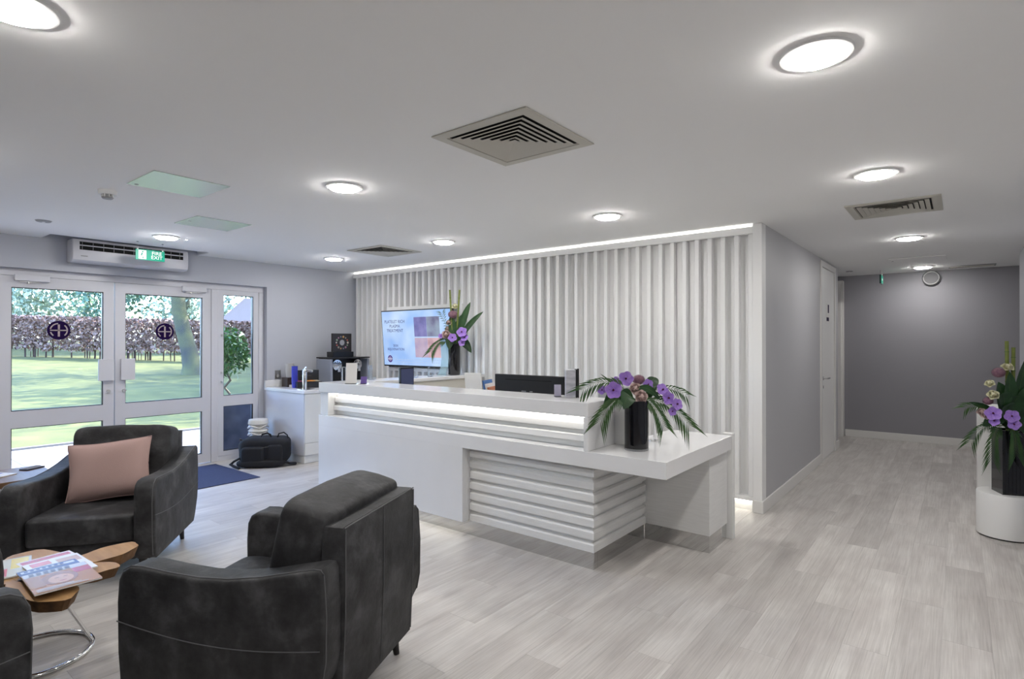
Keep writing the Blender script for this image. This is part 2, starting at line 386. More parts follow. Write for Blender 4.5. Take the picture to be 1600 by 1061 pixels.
# ---- entrance: frame, two doors and side windows
XD = -7.49
fr = B()
for y0, y1 in ((OY0, OY0+.06), (1.13, 1.235), (3.275, 3.36), (OY1-.07, OY1)): fr.box(XD-.07, XD+.04, y0, y1, .0, 2.2028, .004, 1)
fr.box(XD-.07, XD+.04, OY0, OY1, 2.203, OZ+.004); fr.box(XD-.07, XD+.03, OY0, 1.13, 0, .06); fr.box(XD-.07, XD+.03, 3.36, OY1, 0, .06)
fr.obj('trim_2', upvc_m, kind='structure')
def emblem(parent, x, y, z, r, facing=1, m1=None, m2=None):
    m2 = m2 or M('emblem stroke', (.42, .34, .36), .5)
    dsc = B().cyl((x, y, z), r, .002, 40, axis='X').obj('emblem', m1 or purple_m, parent)
    s = B(); xx0, xx1 = x+.002, x+.0035
    s.box(xx0, xx1, y-.009, y+.009, z-.66*r, z+.62*r); s.box(xx0, xx1, y-.74*r, y+.74*r, z-.06*r, z+.06*r)
    for a0, a1 in ((95, 170), (195, 230), (-48, 48)):
        pts = [(a0+(a1-a0)*k/10) for k in range(11)]
        for p, q in zip(pts, pts[1:]):
            cs = [(rr*math.cos(R(a)), rr*math.sin(R(a))) for rr, a in ((.66*r, p), (.66*r, q), (.78*r, q), (.78*r, p))]
            s.prism([(y+u, z+v) for u, v in cs], xx0, xx1, 'X')
    s.obj('emblem_strokes', m2, dsc)
def door(name, y0, y1, closer_y, grip):
    d = thing(name, None, None, (XD, 0, 0), kind='structure')
    g0, g1 = y0+.105, y1-.105
    fr = B(); X0, X1 = -.035, .035
    fr.box(X0, X1, y0+.004, g0, .012, 2.20); fr.box(X0, X1, g1, y1-.004, .012, 2.20)
    for z0, z1 in ((.012, .125), (.662, .832), (2.085, 2.20)): fr.box(X0, X1, g0, g1, z0, z1)
    fr.obj('door_frame', upvc_m, d)
    gk = B()
    for z0, z1 in ((.125, .662), (.832, 2.085)):
        for a in ((g0, g0+.008, z0, z1), (g1-.008, g1, z0, z1), (g0, g1, z0, z0+.008), (g0, g1, z1-.008, z1)): gk.box(-.012, .02, *a)
    gk.obj('gasket', black_m, d)
    for z0, z1 in ((.125, .662), (.832, 2.085)):
        p = box('pane', glass_m, -.004, .002, g0+.004, g1-.004, z0+.004, z1-.004, d)
    emblem(p, .004, (g0+g1)/2, 1.655, .10)
    B().box(.036, .085, closer_y-.14, closer_y+.14, 2.15, 2.215, .005).obj('door_closer', upvc_m, d)
    B().box(.05, .062, closer_y-.10, closer_y+.05, 2.138, 2.149).cyl((.056, closer_y-.03, 2.125), .012, .02, 12).obj('closer_arm', steel_m, d)
    B().box(.036, .05, *grip, 1.10, 1.34, .003).box(.06, .068, *grip, 1.10, 1.34, .003).box(.05, .062, grip[0]+.05, grip[1]-.05, 1.15, 1.29).obj('pull_plate', upvc_m, d)
    B().cyl((.036, grip[0]+.10 if grip[0] < 2.2 else grip[1]-.1, .98), .02, .008, 16, axis='X').obj('lock', steel_m, d)
door('door_1', 1.236, 2.225, 1.50, (2.07, 2.215)); door('door_2', 2.227, 3.274, 3.06, (2.28, 2.42))
def side_window(name, y0, y1):
    d = thing(name, None, None, (XD, 0, 0), kind='structure')
    fr = B(); X0, X1 = -.03, .03; g0, g1 = y0+.07, y1-.07
    fr.box(X0, X1, y0+.001, g0, .062, 2.213); fr.box(X0, X1, g1, y1-.001, .062, 2.213)
    for z0, z1 in ((.062, .12), (.70, .835), (2.14, 2.213)): fr.box(X0, X1, g0, g1, z0, z1)
    fr.obj('window_frame', upvc_m, d)
    gk = B()
    for z0, z1 in ((.12, .70), (.835, 2.14)):
        for a in ((g0, g0+.007, z0, z1), (g1-.007, g1, z0, z1), (g0, g1, z0, z0+.007), (g0, g1, z1-.007, z1)): gk.box(-.012, .02, *a)
        box('pane', glass_m, -.004, .002, g0+.004, g1-.004, z0+.004, z1-.004, d)
    gk.obj('gasket', black_m, d)
    for z in (1.0, 1.12, 1.6): B().box(.031, .045, g0-.035, g0-.01, z, z+.03, .003).obj('hinge', steel_m, d)
side_window('window_1', 3.361, OY1-.071); side_window('window_2', OY0+.061, 1.129)  # the second one is out of view, added for symmetrical daylight
tag(box('entrance_mat', mat_m, -7.30, -6.20, 1.25, 3.26, .001, .008), 'dark blue entrance mat inside the glass doors', 'mat')

# ================================================================== OUTSIDE
pave_m = M('pale paving stone', (.26, .235, .22), .9, var=(.33, .295, .27), vscale=5, bump=.3, objrand=.06)
kerb_m = M('kerb stone', (.16, .14, .12), .9)
lawn_m = M('lawn grass', (.062, .064, .012), .95, var=(.128, .122, .026), vscale=1.4, detail=10, bump=1, bscale=30)
box('bounce_paving', pave_m, -12, 30, -30, YK-.1, -.12, -.05, kind='structure'); box('bounce_paving_side', pave_m, XW+.1, 30, YK-.1, 26, -.12, -.05, kind='structure')  # unseen paving, added to bounce sunlight up to the ceiling
terr = box('terrace', kerb_m, -10.75, XL-.29, -4, 8, -.12, -.075, kind='structure')
pm = B().box(0, .594, 0, .594, -.075, -.04, .004, 1).mesh('paving_slab'); pm.materials.append(pave_m)
for a in range(5):
    for bq in range(13): link('paving_slab', pm, pave_m, terr, loc=(-8.28-.6*a, -.6+.6*bq, 0))
tag(box('lawn_kerb', kerb_m, -10.83, -10.752, -4, 9, -.12, -.02), kind='structure')
def gz(x, y):
    t = max(0, -10.8 - x); return -.05 + .034*t
b = B(); nx, ny = 40, 24; g = []
for i in range(nx+1):
    x = -10.83 - 50*(i/nx)**1.3; g.append([b.bm.verts.new((x, -14+52*j/ny, gz(x, 0) + .03*math.sin(i*1.3+j)*(i > 2))) for j in range(ny+1)])
for i in range(nx):
    for j in range(ny): b.bm.faces.new((g[i][j], g[i+1][j], g[i+1][j+1], g[i][j+1]))
b.obj('lawn', lawn_m, kind='structure', smooth=True)
def leaf_cloud(pts, size, rnd, ratio=.6):
    b = B()
    for p in pts:
        s = size*rnd.uniform(.6, 1.3); e = Euler((rnd.uniform(-1.4, 1.4), rnd.uniform(-1.4, 1.4), rnd.uniform(0, 6.28))).to_matrix(); p = Vector(p)
        b.quad(p + e @ Vector((-s/2, 0, 0)), p + e @ Vector((0, -s*ratio/2, s*.08)), p + e @ Vector((s/2, 0, 0)), p + e @ Vector((0, s*ratio/2, s*.08)))
    return b
def G(l, d): return (fwd.x*d + rgt.x*l, fwd.y*d + rgt.y*l)       # garden frame: along the hedge, away from the house
rnd = random.Random(3)
# beech hedge
hed = thing('beech_hedge', 'clipped brown beech hedge across the back of the lawn', 'hedge', (*G(-18, 27.4), 0))
ox, oy = G(-18, 27.4)
pts, tw = [], B()
for k in range(24000):
    l = rnd.uniform(-34, -6); dd = 27 + rnd.uniform(0, .9); X, Y = G(l, dd); z0 = gz(X, Y)
    z = z0 + .35 + 1.65*(rnd.random()**.75)
    if rnd.random() < .35: dd = 27; X, Y = G(l, dd)
    pts.append((X-ox, Y-oy, z))
beech_m = M('bronze beech leaf', (.13, .068, .045), .7, var=(.36, .235, .19), vscale=2.5, island=.35)
leaf_cloud(pts, .17, rnd, .75).obj('foliage', beech_m, hed)
for k in range(150):
    l = rnd.uniform(-34, -6); X, Y = G(l, 27.4+rnd.uniform(-.3, .3)); z0 = gz(X, Y)
    tw.tube([(X-ox, Y-oy, z0-.1), (X-ox+rnd.uniform(-.15, .15), Y-oy, z0+.9)], rnd.uniform(.015, .04), 5)
tw.obj('stems', M('hedge stem', (.06, .035, .025), .9), hed, kind='stuff')
# park tree with the leaning trunk
trunk_m = M('mossy trunk bark', (.055, .05, .045), .9, var=(.13, .125, .05), vscale=1.6, bump=1, bscale=10)
treeleaf = [M('spring leaf a', (.15, .22, .11), .6, var=(.28, .36, .20), vscale=1, island=.4), M('spring leaf b', (.08, .15, .09), .6, var=(.19, .28, .18), vscale=1, island=.4),
            M('spring leaf c', (.24, .29, .18), .6, var=(.38, .43, .30), vscale=1, island=.4)]
def tree(name, label, X, Y, h, cr, n, lm, tr=.25, lean=(0, 0), group=None, leafs=.5, low=.3, rings=None):
    z0 = gz(X, Y); t = thing(name, label, 'tree', (X, Y, z0), group=group)
    b = B()
    pts = rings or [(0, 0, -.2), (lean[0]*.1, lean[1]*.1, h*.15), (lean[0]*.5, lean[1]*.5, h*.4), (lean[0], lean[1], h*.75)]
    rad = [tr*1.7, tr*1.0, tr*.85, tr*.35] if not rings else [tr*1.7, tr*1.12, tr, tr*.95, tr*.9, tr*.8, tr*.4][:len(rings)]
    b.tube(pts, rad, 10)
    tip = pts[-1]
    for k in range(7):
        a = rnd.uniform(0, 6.28); s = Vector(pts[-2]).lerp(Vector(tip), rnd.random()); e = s + Vector((math.cos(a)*cr*.7, math.sin(a)*cr*.7, rnd.uniform(.1, .35)*h))
        b.tube([s, s.lerp(e, .5) + Vector((0, 0, .3)), e], [tr*.35, tr*.22, tr*.08], 6)
    b.obj('trunk', trunk_m, t, True)
    pts = []; cl = [(rnd.gauss(0, .5), rnd.gauss(0, .5), rnd.uniform(low, 1)) for _ in range(26)]
    for k in range(n):
        c0 = rnd.choice(cl); q = Vector((rnd.gauss(0, .22), rnd.gauss(0, .22), rnd.gauss(0, .12)))
        pts.append((tip[0] + (c0[0]+q.x)*cr, tip[1] + (c0[1]+q.y)*cr, max(h*low*.8, (c0[2]+q.z*.6)*h)))
    leaf_cloud(pts, leafs, rnd).obj('crown', lm, t)
X, Y = -21.8, 8.95
tree('park_tree', 'leaning mossy tree trunk on the lawn seen through the right door', X, Y, 9, 4, 2600, treeleaf[0], .27, leafs=.3, low=.45,
     rings=[(0, 0, -.2), (-.05, -.04, .35), (-.12, -.10, .9), (-.28, -.22, 1.6), (-.42, -.33, 2.4), (-.46, -.36, 3.6), (-.3, -.1, 6.5)])
trees = [(-36, 36, 10, 2.6, 0), (-30.5, 34, 11, 2.7, 2), (-25, 35, 10, 2.6, 1), (-19.6, 34, 11, 2.6, 2), (-12.8, 43, 10, 2.3, 0), (-40, 45, 13, 3, 2), (-33, 44, 13, 3.2, 0), (-26, 45, 14, 3.2, 2), (-19, 46, 13, 3.2, 1), (-10.5, 52, 12, 2.8, 2)]
names = ['dark green', 'pale spring green', 'fresh green']
lab = {0: 'mid green', 1: 'dark bluish green', 2: 'pale yellowish green'}
place = ['behind the hedge at the left edge of the left door', 'behind the hedge above the left emblem', 'behind the hedge between the two doors', 'behind the hedge beside the leaning trunk', 'behind the hedge in the side window', 'far off at the far left', 'far off left of the left emblem', 'far off behind the door meeting stiles', 'far off behind the leaning trunk', 'far off above the neighbouring roof']
for (l, dd, h, cr, k), pl in zip(trees, place):
    X, Y = G(l, dd); tree('garden_tree', f'{lab[k]} tree {pl}', X, Y, h, cr, 4200, treeleaf[k], .24, leafs=.34, low=.12, group='trees behind the hedge')
for k, (X, Y) in enumerate([(-15.5, 12.5), (-21.5, 17.5), (-13.2, 19.5), (-24, 25.5)]):
    tree('shade_tree', ['spreading tree by the lawn edge beyond the side window', 'tall tree by the lawn to the right of the trunk', 'tree near the house beyond the right wall', 'tree at the far right end of the hedge'][k], X, Y, 8.5, 3.0, 5500, treeleaf[k % 3], .25, leafs=.42, low=.36, group='trees shading the lawn')
# neighbouring house roof
X, Y = G(-14.0, 33)
hs = thing('neighbour_house', 'low brick house with grey tiled roof beyond the hedge', 'house', (X, Y, gz(X, Y)), R(38.3))
box('wall', M('red brick', (.34, .17, .12), .9, var=(.42, .24, .17), vscale=10), -2.2, 6, 0, 5, -.3, 2.1, hs)
B().prism([(-.6, 2.05), (2.5, 3.6), (5.6, 2.05), (5.6, 1.95), (-.6, 1.95)], -2.8, 6.5, 'X').obj('roof', M('slate roof', (.11, .10, .10), 1, spec=.05, bump=.5, bscale=8), hs)
for x0 in (0, 2.5): 
    wn = box('window', upvc_m, x0, x0+1.1, -.03, .02, .6, 1.6, hs); box('pane', bgloss_m, x0+.08, x0+1.02, -.04, -.03, .68, 1.52, wn)
# planter with clipped bay
pl = thing('planter', 'tall grey zinc planter outside the side window', 'planter', (-8.02, 3.74, -.04))
pln_m = M('weathered zinc', (.06, .057, .07), .5, .3, var=(.14, .13, .15), vscale=5)
B().prism([(-.19, 0), (.19, 0), (.26, .76), (-.26, .76)], -.24, .24, 'Y', .01).obj('pot', pln_m, pl)
box('soil', bark_m, -.22, .22, -.2, .2, .755, .768, pl)
by = thing('bay_shrub', 'leafy green shrub with twisted stem growing in the zinc planter', 'shrub', (-8.02, 3.74, .728))
B().tube([(0, 0, 0), (.03, .02, .08), (-.02, -.03, .17), (.03, .03, .27), (0, 0, .36), (0, 0, .6)], [.022, .02, .02, .018, .018, .012], 8).obj('stem', M('shrub stem', (.13, .10, .06), .8), by, True)
pts = []
for k in range(1100):
    v = Vector((rnd.gauss(0, 1), rnd.gauss(0, 1), rnd.gauss(0, 1))).normalized()*(rnd.random()**.4); pts.append((v.x*.30, v.y*.30, .66+v.z*.36))
leaf_cloud(pts, .085, rnd, .45).obj('foliage', M('bay leaf', (.03, .085, .012), .35, var=(.09, .18, .03), vscale=4, island=.3), by)

# ================================================================== CEILING FITTINGS
def downlight(x, y, label):
    t = thing('downlight', label, 'light', (x, y, H), group='round ceiling downlights')
    B().lathe([(.098, 0), (.098, -.006), (.104, -.012), (.122, -.009), (.126, -.002), (.126, 0)], 40).obj('ring', white_m, t, True)
    B().lathe([(.0975, -.002), (.0975, -.012), (.088, -.021), (.055, -.026), (0, -.028)], 40).obj('diffuser', lamp_m, t, True)
for x, y, l in [(-2.355, .42, 'large round downlight cut off at the top left corner'), (-.414, 2.34, 'nearest round downlight, large, at the top right'), (-3.315, 2.337, 'round downlight between the pale panel and the big vent'),
                (-2.335, 4.26, 'round downlight above the desk below the big vent'), (-4.30, 4.272, 'round downlight above the screen beside the small vent'), (-6.285, 4.273, 'round downlight in the corner left of the small vent'),
                (-6.313, 2.332, 'round downlight by the fire exit sign'), (-.41, 4.235, 'round downlight in front of the corridor vent'), (-.40, 7.07, 'round downlight just beyond the corridor vent'), (-.403, 9.95, 'farthest round downlight close to the dark end wall'),
                (-4.3, .42, 'round downlight over the armchairs, outside the view'), (-6.31, .42, 'round downlight beside the left wall, outside the view'), (-.41, .42, 'round downlight over the camera position'), (1.53, 2.34, 'round downlight at the right of the lounge'),
                (1.53, .42, 'round downlight in the right of the lounge, nearer')]: downlight(x, y, l)
def vent(x, y, label):
    t = thing('ceiling_vent', label, 'vent', (x, y, H), group='square ceiling air vents'); s = .305
    def ring(a0, z0, a1, z1, th=.002):
        b = B()
        for k in range(4):
            m = Matrix.Rotation(R(90*k), 4, 'Z'); P = [m @ Vector(p) for p in ((-a0, -a0, z0), (a0, -a0, z0), (a1, -a1, z1), (-a1, -a1, z1))]
            Q = [p + Vector((0, 0, th)) for p in P]; v = [b.bm.verts.new(p) for p in P+Q]
            for fa in ((0, 1, 2, 3), (7, 6, 5, 4), (0, 4, 5, 1), (1, 5, 6, 2), (2, 6, 7, 3), (3, 7, 4, 0)): b.bm.faces.new([v[q] for q in fa])
        return b
    ring(s, -.008, s-.055, -.010, .006).obj('frame', vent_m, t)
    ring(.252, -.010, .243, .0-.002, .002).obj('inner_lip', vent_m, t)
    box('void', dark_m, -.25, .25, -.25, .25, -.0025, -.001, t)
    for k in range(6):
        a = .232 - .036*k; ring(a, -.013, a-.030, -.004, .0015).obj('louvre', vent_m, t)
    box('centre_plate', vent_m, -.022, .022, -.022, .022, -.013, -.011, t)
vent(-1.838, 2.345, 'largest square air vent, above the reception desk'); vent(-5.29, 4.285, 'small square air vent near the far left corner'); vent(-.403, 5.407, 'square air vent over the corridor entrance')
def cpanel(x, y, label, kx):
    t = thing('ceiling_panel', label, 'access panel', (x, y, H), group='pale ceiling panels')
    B().box(-.235, .235, -.235, .235, -.006, -.0005, .002, 1).obj('panel', panel_m, t); B().cyl((kx, -.19, -.009), .012, .004, 12).obj('key_lock', grey_m, t)
cpanel(-4.15, 1.61, 'pale green glossy ceiling panel nearer the camera', -.19); cpanel(-5.28, 2.335, 'pale green glossy ceiling panel nearer the fire exit sign', -.02)
t = thing('smoke_detector', 'white smoke detector on the ceiling beside the pale panel', 'smoke detector', (-4.71, 1.362, H))
B().lathe([(0, -.03), (.055, -.03), (.058, -.002), (.058, 0), (0, 0)], 28).obj('base', white_m, t, True)
B().lathe([(0, -.058), (.03, -.058), (.036, -.05), (.036, -.046), (0, -.046)], 24).obj('cap', grey_m, t, True)
for k in range(8):
    a = k*R(45); B().box(-.004, .004, .028, .038, -.048, -.028).obj('fin', white_m, t, rot=(0, 0, a))
t = thing('ceiling_sensor', 'flat grey sensor disc on the ceiling near the left wall', 'sensor', (-6.325, 1.352, H)); B().lathe([(0, -.012), (.05, -.01), (.06, 0), (0, 0)], 28).obj('disc', grey_m, t, True); B().cyl((0, 0, -.016), .012, .006, 12).obj('lens', white_m, t)
t = thing('ceiling_sensor', 'small grey ceiling disc by the corridor end frame', 'sensor', (-1.3, 9.88, H)); B().lathe([(0, -.01), (.045, -.008), (.05, 0), (0, 0)], 24).obj('disc', grey_m, t, True); B().cyl((0, 0, -.014), .01, .006, 12).obj('lens', white_m, t)
t = thing('emergency_light', 'tiny emergency light beside the downlight by the exit sign', 'light', (-6.30, 2.52, H)); B().lathe([(0, -.008), (.014, -.008), (.018, 0), (0, 0)], 20).obj('ring', white_m, t, True); B().cyl((0, 0, -.011), .008, .004, 12).obj('lens', M('cool led', (.8, .95, 1), .4, emit=8), t)
t = thing('ceiling_hatch', 'white ceiling hatch in front of the farthest downlight', 'access panel', (-.42, 8.9, H)); B().box(-.30, .30, -.2, .2, -.012, -.001, .003, 1).obj('hatch', ceil_m, t); B().cyl((-.26, 0, -.015), .01, .004, 12).obj('lock', grey_m, t)
t = thing('ceiling_grille', 'long flat grille in the ceiling by the dark end wall', 'vent', (.14, 10.2, H)); B().box(-.26, .26, -.1, .1, -.012, -.001, .002, 1).obj('frame', grey_m, t)
for k in range(6): box('slat', vent_m, -.24, .24, -.08+.028*k, -.066+.028*k, -.016, -.012, t)
# fire exit sign
t = thing('fire_exit_sign', 'green hanging fire exit sign with running figure', 'sign', (-6.83, 2.366, H))
B().box(-.004, .004, -.14, .14, -.193, -.08, .002, 1).obj('board', green_m, t)
MX = Matrix.Translation((.0055, .062, -.115)) @ Matrix.Rotation(R(90), 4, 'Z') @ Matrix.Rotation(R(90), 4, 'X')
text('lettering', 'FIRE', .052, signw_m, t, MX, .0008, 1.05); text('lettering', 'EXIT', .052, signw_m, t, Matrix.Translation((0, 0, -.044)) @ MX, .0008, 1.05)
pc = B().box(.0042, .0052, -.112, -.04, -.184, -.09).obj('pictogram', signw_m, t)
b = B(); b.cyl((.0053, -.073, -.106), .0085, .001, 14, axis='X')
for p, q, r in (((-.078, -.118), (-.086, -.145), .007), ((-.086, -.145), (-.070, -.160), .005), ((-.070, -.160), (-.072, -.178), .0045), ((-.086, -.145), (-.100, -.160), .005), ((-.100, -.160), (-.112, -.162), .004), ((-.076, -.120), (-.060, -.135), .004), ((-.08, -.12), (-.1, -.125), .004)):
    b.tube([(.0056, *p), (.0056, *q)], r, 6, flat=.2)
b.obj('running_figure', green_m, pc)
for y in (-.12, .12):
    B().tube([(0, y, -.08), (0, y, 0)], .0015, 6).obj('wire', steel_m, t); B().cyl((0, y, -.085), .007, .014, 10).obj('clip', signw_m, t); B().cyl((0, y, -.006), .010, .006, 10).obj('fixing', grey_m, t)
t = thing('exit_sign', 'green exit sign seen edge on in the corridor', 'sign', (-.915, 10.1, H))
B().box(-.012, .012, -.13, .13, -.20, -.07, .004).obj('board', M('dark sign edge', (.02, .06, .05), .3), t); box('sign_face', green_m, .0122, .0135, -.12, .12, -.19, -.08, t); box('arrow', signw_m, .0137, .0145, -.06, .06, -.15, -.12, t)
for y in (-.1, .1): B().tube([(0, y, -.07), (0, y, 0)], .003, 6).obj('wire', steel_m, t)
# speaker on end wall
t = thing('wall_speaker', 'round grey speaker high on the dark end wall', 'speaker', (-.328, YE, 2.49))
B().cyl((0, 0, 0), .112, .05, 36, axis='Y').obj('housing', M('speaker body shadow', (.06, .06, .065), .5), t, rot=(0, 0, math.pi))  # near-black housing carries the dark outer shadow round the disc
def tring(y, r, rr, m, nm): B().tube([(r*math.cos(2*math.pi*k/36), y, r*math.sin(2*math.pi*k/36)) for k in range(36)], rr, 8, True).obj(nm, m, t, True)
tring(-.052, .094, .008, M('speaker rim', (.50, .50, .51), .4), 'rim'); B().cyl((0, -.064, 0), .085, .012, 30, axis='Y').obj('grille', M('speaker mesh', (.22, .22, .23), .8, bump=.8, bscale=200), t, rot=(0, 0, 0))
# air curtain
t = thing('air_curtain', 'white wall mounted air curtain heater above the glass doors', 'heater', (XL, 2.33, 2.37))
B().prism([(0, 0), (.15, .0), (.19, .02), (.20, .06), (.20, .20), (.18, .235), (.0, .235)], -.56, .56, 'Y', .012).obj('casing', upvc_m, t, True)
box('grille_slot', dark_m, .196, .2025, -.50, .50, .125, .165, t); box('grille_slot', dark_m, .196, .2025, -.50, .50, .176, .208, t)
for k in range(11): box('fin', grey_m, .2026, .2035, -.48+.094*k, -.476+.094*k, .127, .206, t)
box('badge', grey_m, .2005, .2015, -.49, -.43, .055, .065, t)

# ================================================================== RECEPTION DESK
DF, DL, DR, WT, UT = 3.225, -4.995, -1.375, .812, 1.132
desk = thing('reception_desk', 'long white reception desk base with ribbed panel and mirrored plinth', 'desk', (-3, 3.4, 0))
def dbox(name, m, x0, x1, y0, y1, z0, z1, par=desk, bev=0.002, **k):
    l = par.location; return B().box(x0-l.x, x1-l.x, y0-l.y, y1-l.y, z0-l.z, z1-l.z, bev, 1).obj(name, m, par, **k)
dbox('front_panel', corian_m, DL, -3.04, DF, DF+.04, .128, .7078, bev=.0005); dbox('panel_return', corian_m, -3.075, -3.04, DF+.041, 3.344, .128, .705)
dbox('carcass', ash_m, DL+.02, -1.935, 3.325, 3.50, .125, .705)
dbox('carcass', ash_m, -2.2, -1.935, 3.501, 4.09, .125, .705)
dbox('plinth', mirror_m, DL+.1, -1.93, 3.33, 3.38, 0, .124, bev=0); dbox('plinth', mirror_m, -1.98, -1.93, 3.381, 4.10, 0, .124, bev=0)
pz = .1
for k in range(7):
    z0 = .126 + .0838*k; z1 = min(z0+.052, .704)
    b = B(); l = desk.location
    prof = [(0, z0), (0, z0+.046), (.012, z0+.056), (.026, z0+.060), (.026, z0)]; prof = [(a_, min(z_, .704)) for a_, z_ in prof]
    # one mitred rib that wraps the corner: front run and side run
    o0 = [(-3.035, 3.30), (-1.912, 3.30), (-1.912, 4.085)]
    v = []
    for dd, z in prof:
        v.append([b.bm.verts.new((x-l.x, y-l.y, z)) for x, y in ((-3.035, 3.30+dd), (-1.912-dd, 3.30+dd), (-1.912-dd, 4.098))])
    n_ = len(prof)
    for q in range(n_):
        a, c_ = v[q], v[(q+1) % n_]
        for s_ in range(2): b.bm.faces.new((a[s_], a[s_+1], c_[s_+1], c_[s_]))
    b.bm.faces.new([r_[0] for r_ in v]); b.bm.faces.new([r_[2] for r_ in v])
    b.obj('rib', ash_m, desk)
dbox('led_strip', ledl_m, DL+.15, -3.10, DF+.05, DF+.062, .118, .126, bev=0, label='warm light strip under the front panel')
# worktop
wt = thing('desk_worktop', 'thick white worktop running along the desk and turning back at the right', 'worktop', (-1.6, 3.3, WT-.104))
l = wt.location
B().prism([(x-l.x, y-l.y) for x, y in ((DL, DF), (DR, DF), (DR, 4.47), (-1.87, 4.47), (-1.87, 3.6), (DL, 3.6))], 0, .104, 'Z', .001, 1).obj('slab', corian_m, wt)
B().box(-4.6-l.x, -1.90-l.x, 3.601-l.y, 4.2-l.y, -.06, -.025, .003, 1).obj('inner_desktop', white_m, wt)
# pedestal cabinet under the return
pc = thing('pedestal_cabinet', 'white ash pedestal cabinet with mirrored plinth under the worktop end', 'cabinet', (-1.67, 4.3, 0))
dbox('body', ash_m, -1.955, -1.42, 4.105, 4.50, .124, .707, pc); dbox('plinth', mirror_m, -1.929, -1.425, 4.112, 4.49, 0, .123, pc, 0)
dbox('end_post', white_m, -1.46, -1.382, 4.515, 4.57, 0, .82, pc); dbox('back_panel', white_m, -1.88, -1.461, 4.52, 4.545, 0, .80, pc)
# raised counter
rc = thing('raised_counter', 'raised white counter with glowing ribbed front on the desk', 'counter', (-3.4, 3.4, WT))
dbox('counter_top', corian_m, DL, -1.914, DF, 3.60, 1.036, UT, rc, .003); dbox('end_panel', corian_m, -1.946, -1.914, DF, 3.595, WT+.001, 1.035, rc)
dbox('end_panel', corian_m, DL, -4.865, DF+.02, 3.595, WT+.001, 1.035, rc); dbox('back_board', white_m, -4.864, -1.947, 3.345, 3.37, WT+.001, 1.035, rc)
dbox('rib', slat_m, -4.864, -1.947, 3.318, 3.344, .935, .985, rc, .006); dbox('rib', slat_m, -4.864, -1.947, 3.305, 3.344, .858, .906, rc, .006)
dbox('led_strip', led_m, -4.85, -1.96, 3.285, 3.293, 1.026, 1.035, rc, 0, label='bright light strip under the counter edge')
dbox('rear_panel', white_m, -1.944, -1.74, 3.597, 3.615, WT+.001, 1.10, rc)
# return counter to the slatted wall
rt = thing('return_counter', 'white side counter running from the desk back to the slatted wall', 'counter', (-4.82, 4.4, 0))
dbox('top', corian_m, DL, -4.645, 3.602, 5.33, UT-.035, UT-.001, rt, .003); dbox('side_panel', M('cream laminate', (.74, .71, .64), .4), -4.70, -4.68, 3.63, 5.32, .3, UT-.036, rt); dbox('side_panel', white_m, DL+.02, DL+.05, 3.62, 5.32, 0, UT-.036, rt)
for y in (4.15, 4.75): dbox('cubby_divider', white_m, -4.93, -4.715, y, y+.02, .3, UT-.04, rt)

# ================================================================== DESK ITEMS
def mv(l, z=None): return l
def monitor(loc, rz, label):
    t = thing('monitor', label, 'monitor', loc, rz)
    B().box(-.375, .375, -.012, .03, .17, .52, .006).obj('housing', black_m, t); box('vent_slot', dark_m, -.25, .25, -.0135, -.012, .472, .480, t); box('badge', grey_m, -.07, -.02, -.0135, -.012, .375, .383, t); box('badge', grey_m, .02, .05, -.0135, -.012, .375, .383, t)
    box('screen', bgloss_m, -.36, .36, .030, .032, .19, .505, t); B().box(-.04, .04, -.03, -.013, .01, .30, .004).obj('neck', black_m, t); B().box(-.13, .13, -.10, .10, 0, .012, .004).obj('foot', black_m, t)
monitor((-2.935, 3.95, WT-.128+.04), R(0), 'black desktop monitor seen from behind on the desk')
t = thing('tablet_display', 'slim dark tablet screen standing tilted behind the counter', 'tablet', (-4.42, 3.86, WT-.088), R(-100))
B().box(-.08, .08, -.016, .016, .26, .55, .004).obj('housing', black_m, t); box('screen', M('dim screen', (.05, .06, .12), .08, emit=.05, ecol=(.3, .35, .6)), -.072, .072, .0162, .018, .275, .535, t); B().box(-.03, .03, -.05, -.017, .0, .40, .004).obj('stand', black_m, t); B().box(-.07, .07, -.09, .07, 0, .01).obj('foot', black_m, t)
t = thing('laptop', 'thin dark laptop lid behind the counter', 'laptop', (-3.95, 3.95, WT-.128), R(12))
B().box(-.16, .16, -.11, .11, 0, .018, .003).obj('base', black_m, t); B().box(-.16, .16, .10, .112, .02, .34, .003).obj('lid', black_m, t); box('screen', bgloss_m, -.15, .15, .098, .0995, .03, .33, t)
# leaflets and folders behind counter
t = thing('document_holder', 'white leaflet standing up behind the counter beside the monitor', 'leaflet', (-3.53, 3.93, WT-.088), R(8))
b = B(); b.box(-.09, .09, -.006, .006, 0, .525); b.obj('card', paper_m, t, rot=(R(6), 0, R(0))); B().box(-.09, .09, .02, .10, 0, .01).obj('foot', paper_m, t)
for k, (cx, colr, lb) in enumerate([(-3.40, (.06, .16, .42), 'blue'), (-3.375, (.75, .75, .76), 'white'), (-3.35, (.55, .20, .10), 'orange')]):
    t = thing('folder', f'leaning {lb} document folder next to the monitor', 'folder', (cx, 4.05, WT-.088), R(20)); B().box(-.008, .008, -.11, .11, 0, .46-.03*k, .002).obj('cover', M(f'folder {lb}', colr, .5), t, rot=(0, R(-10), 0)); B().box(-.0105, .0105, -.105, -.09, .05, .3).obj('spine_label', paper_m, t, rot=(0, R(-10), 0))
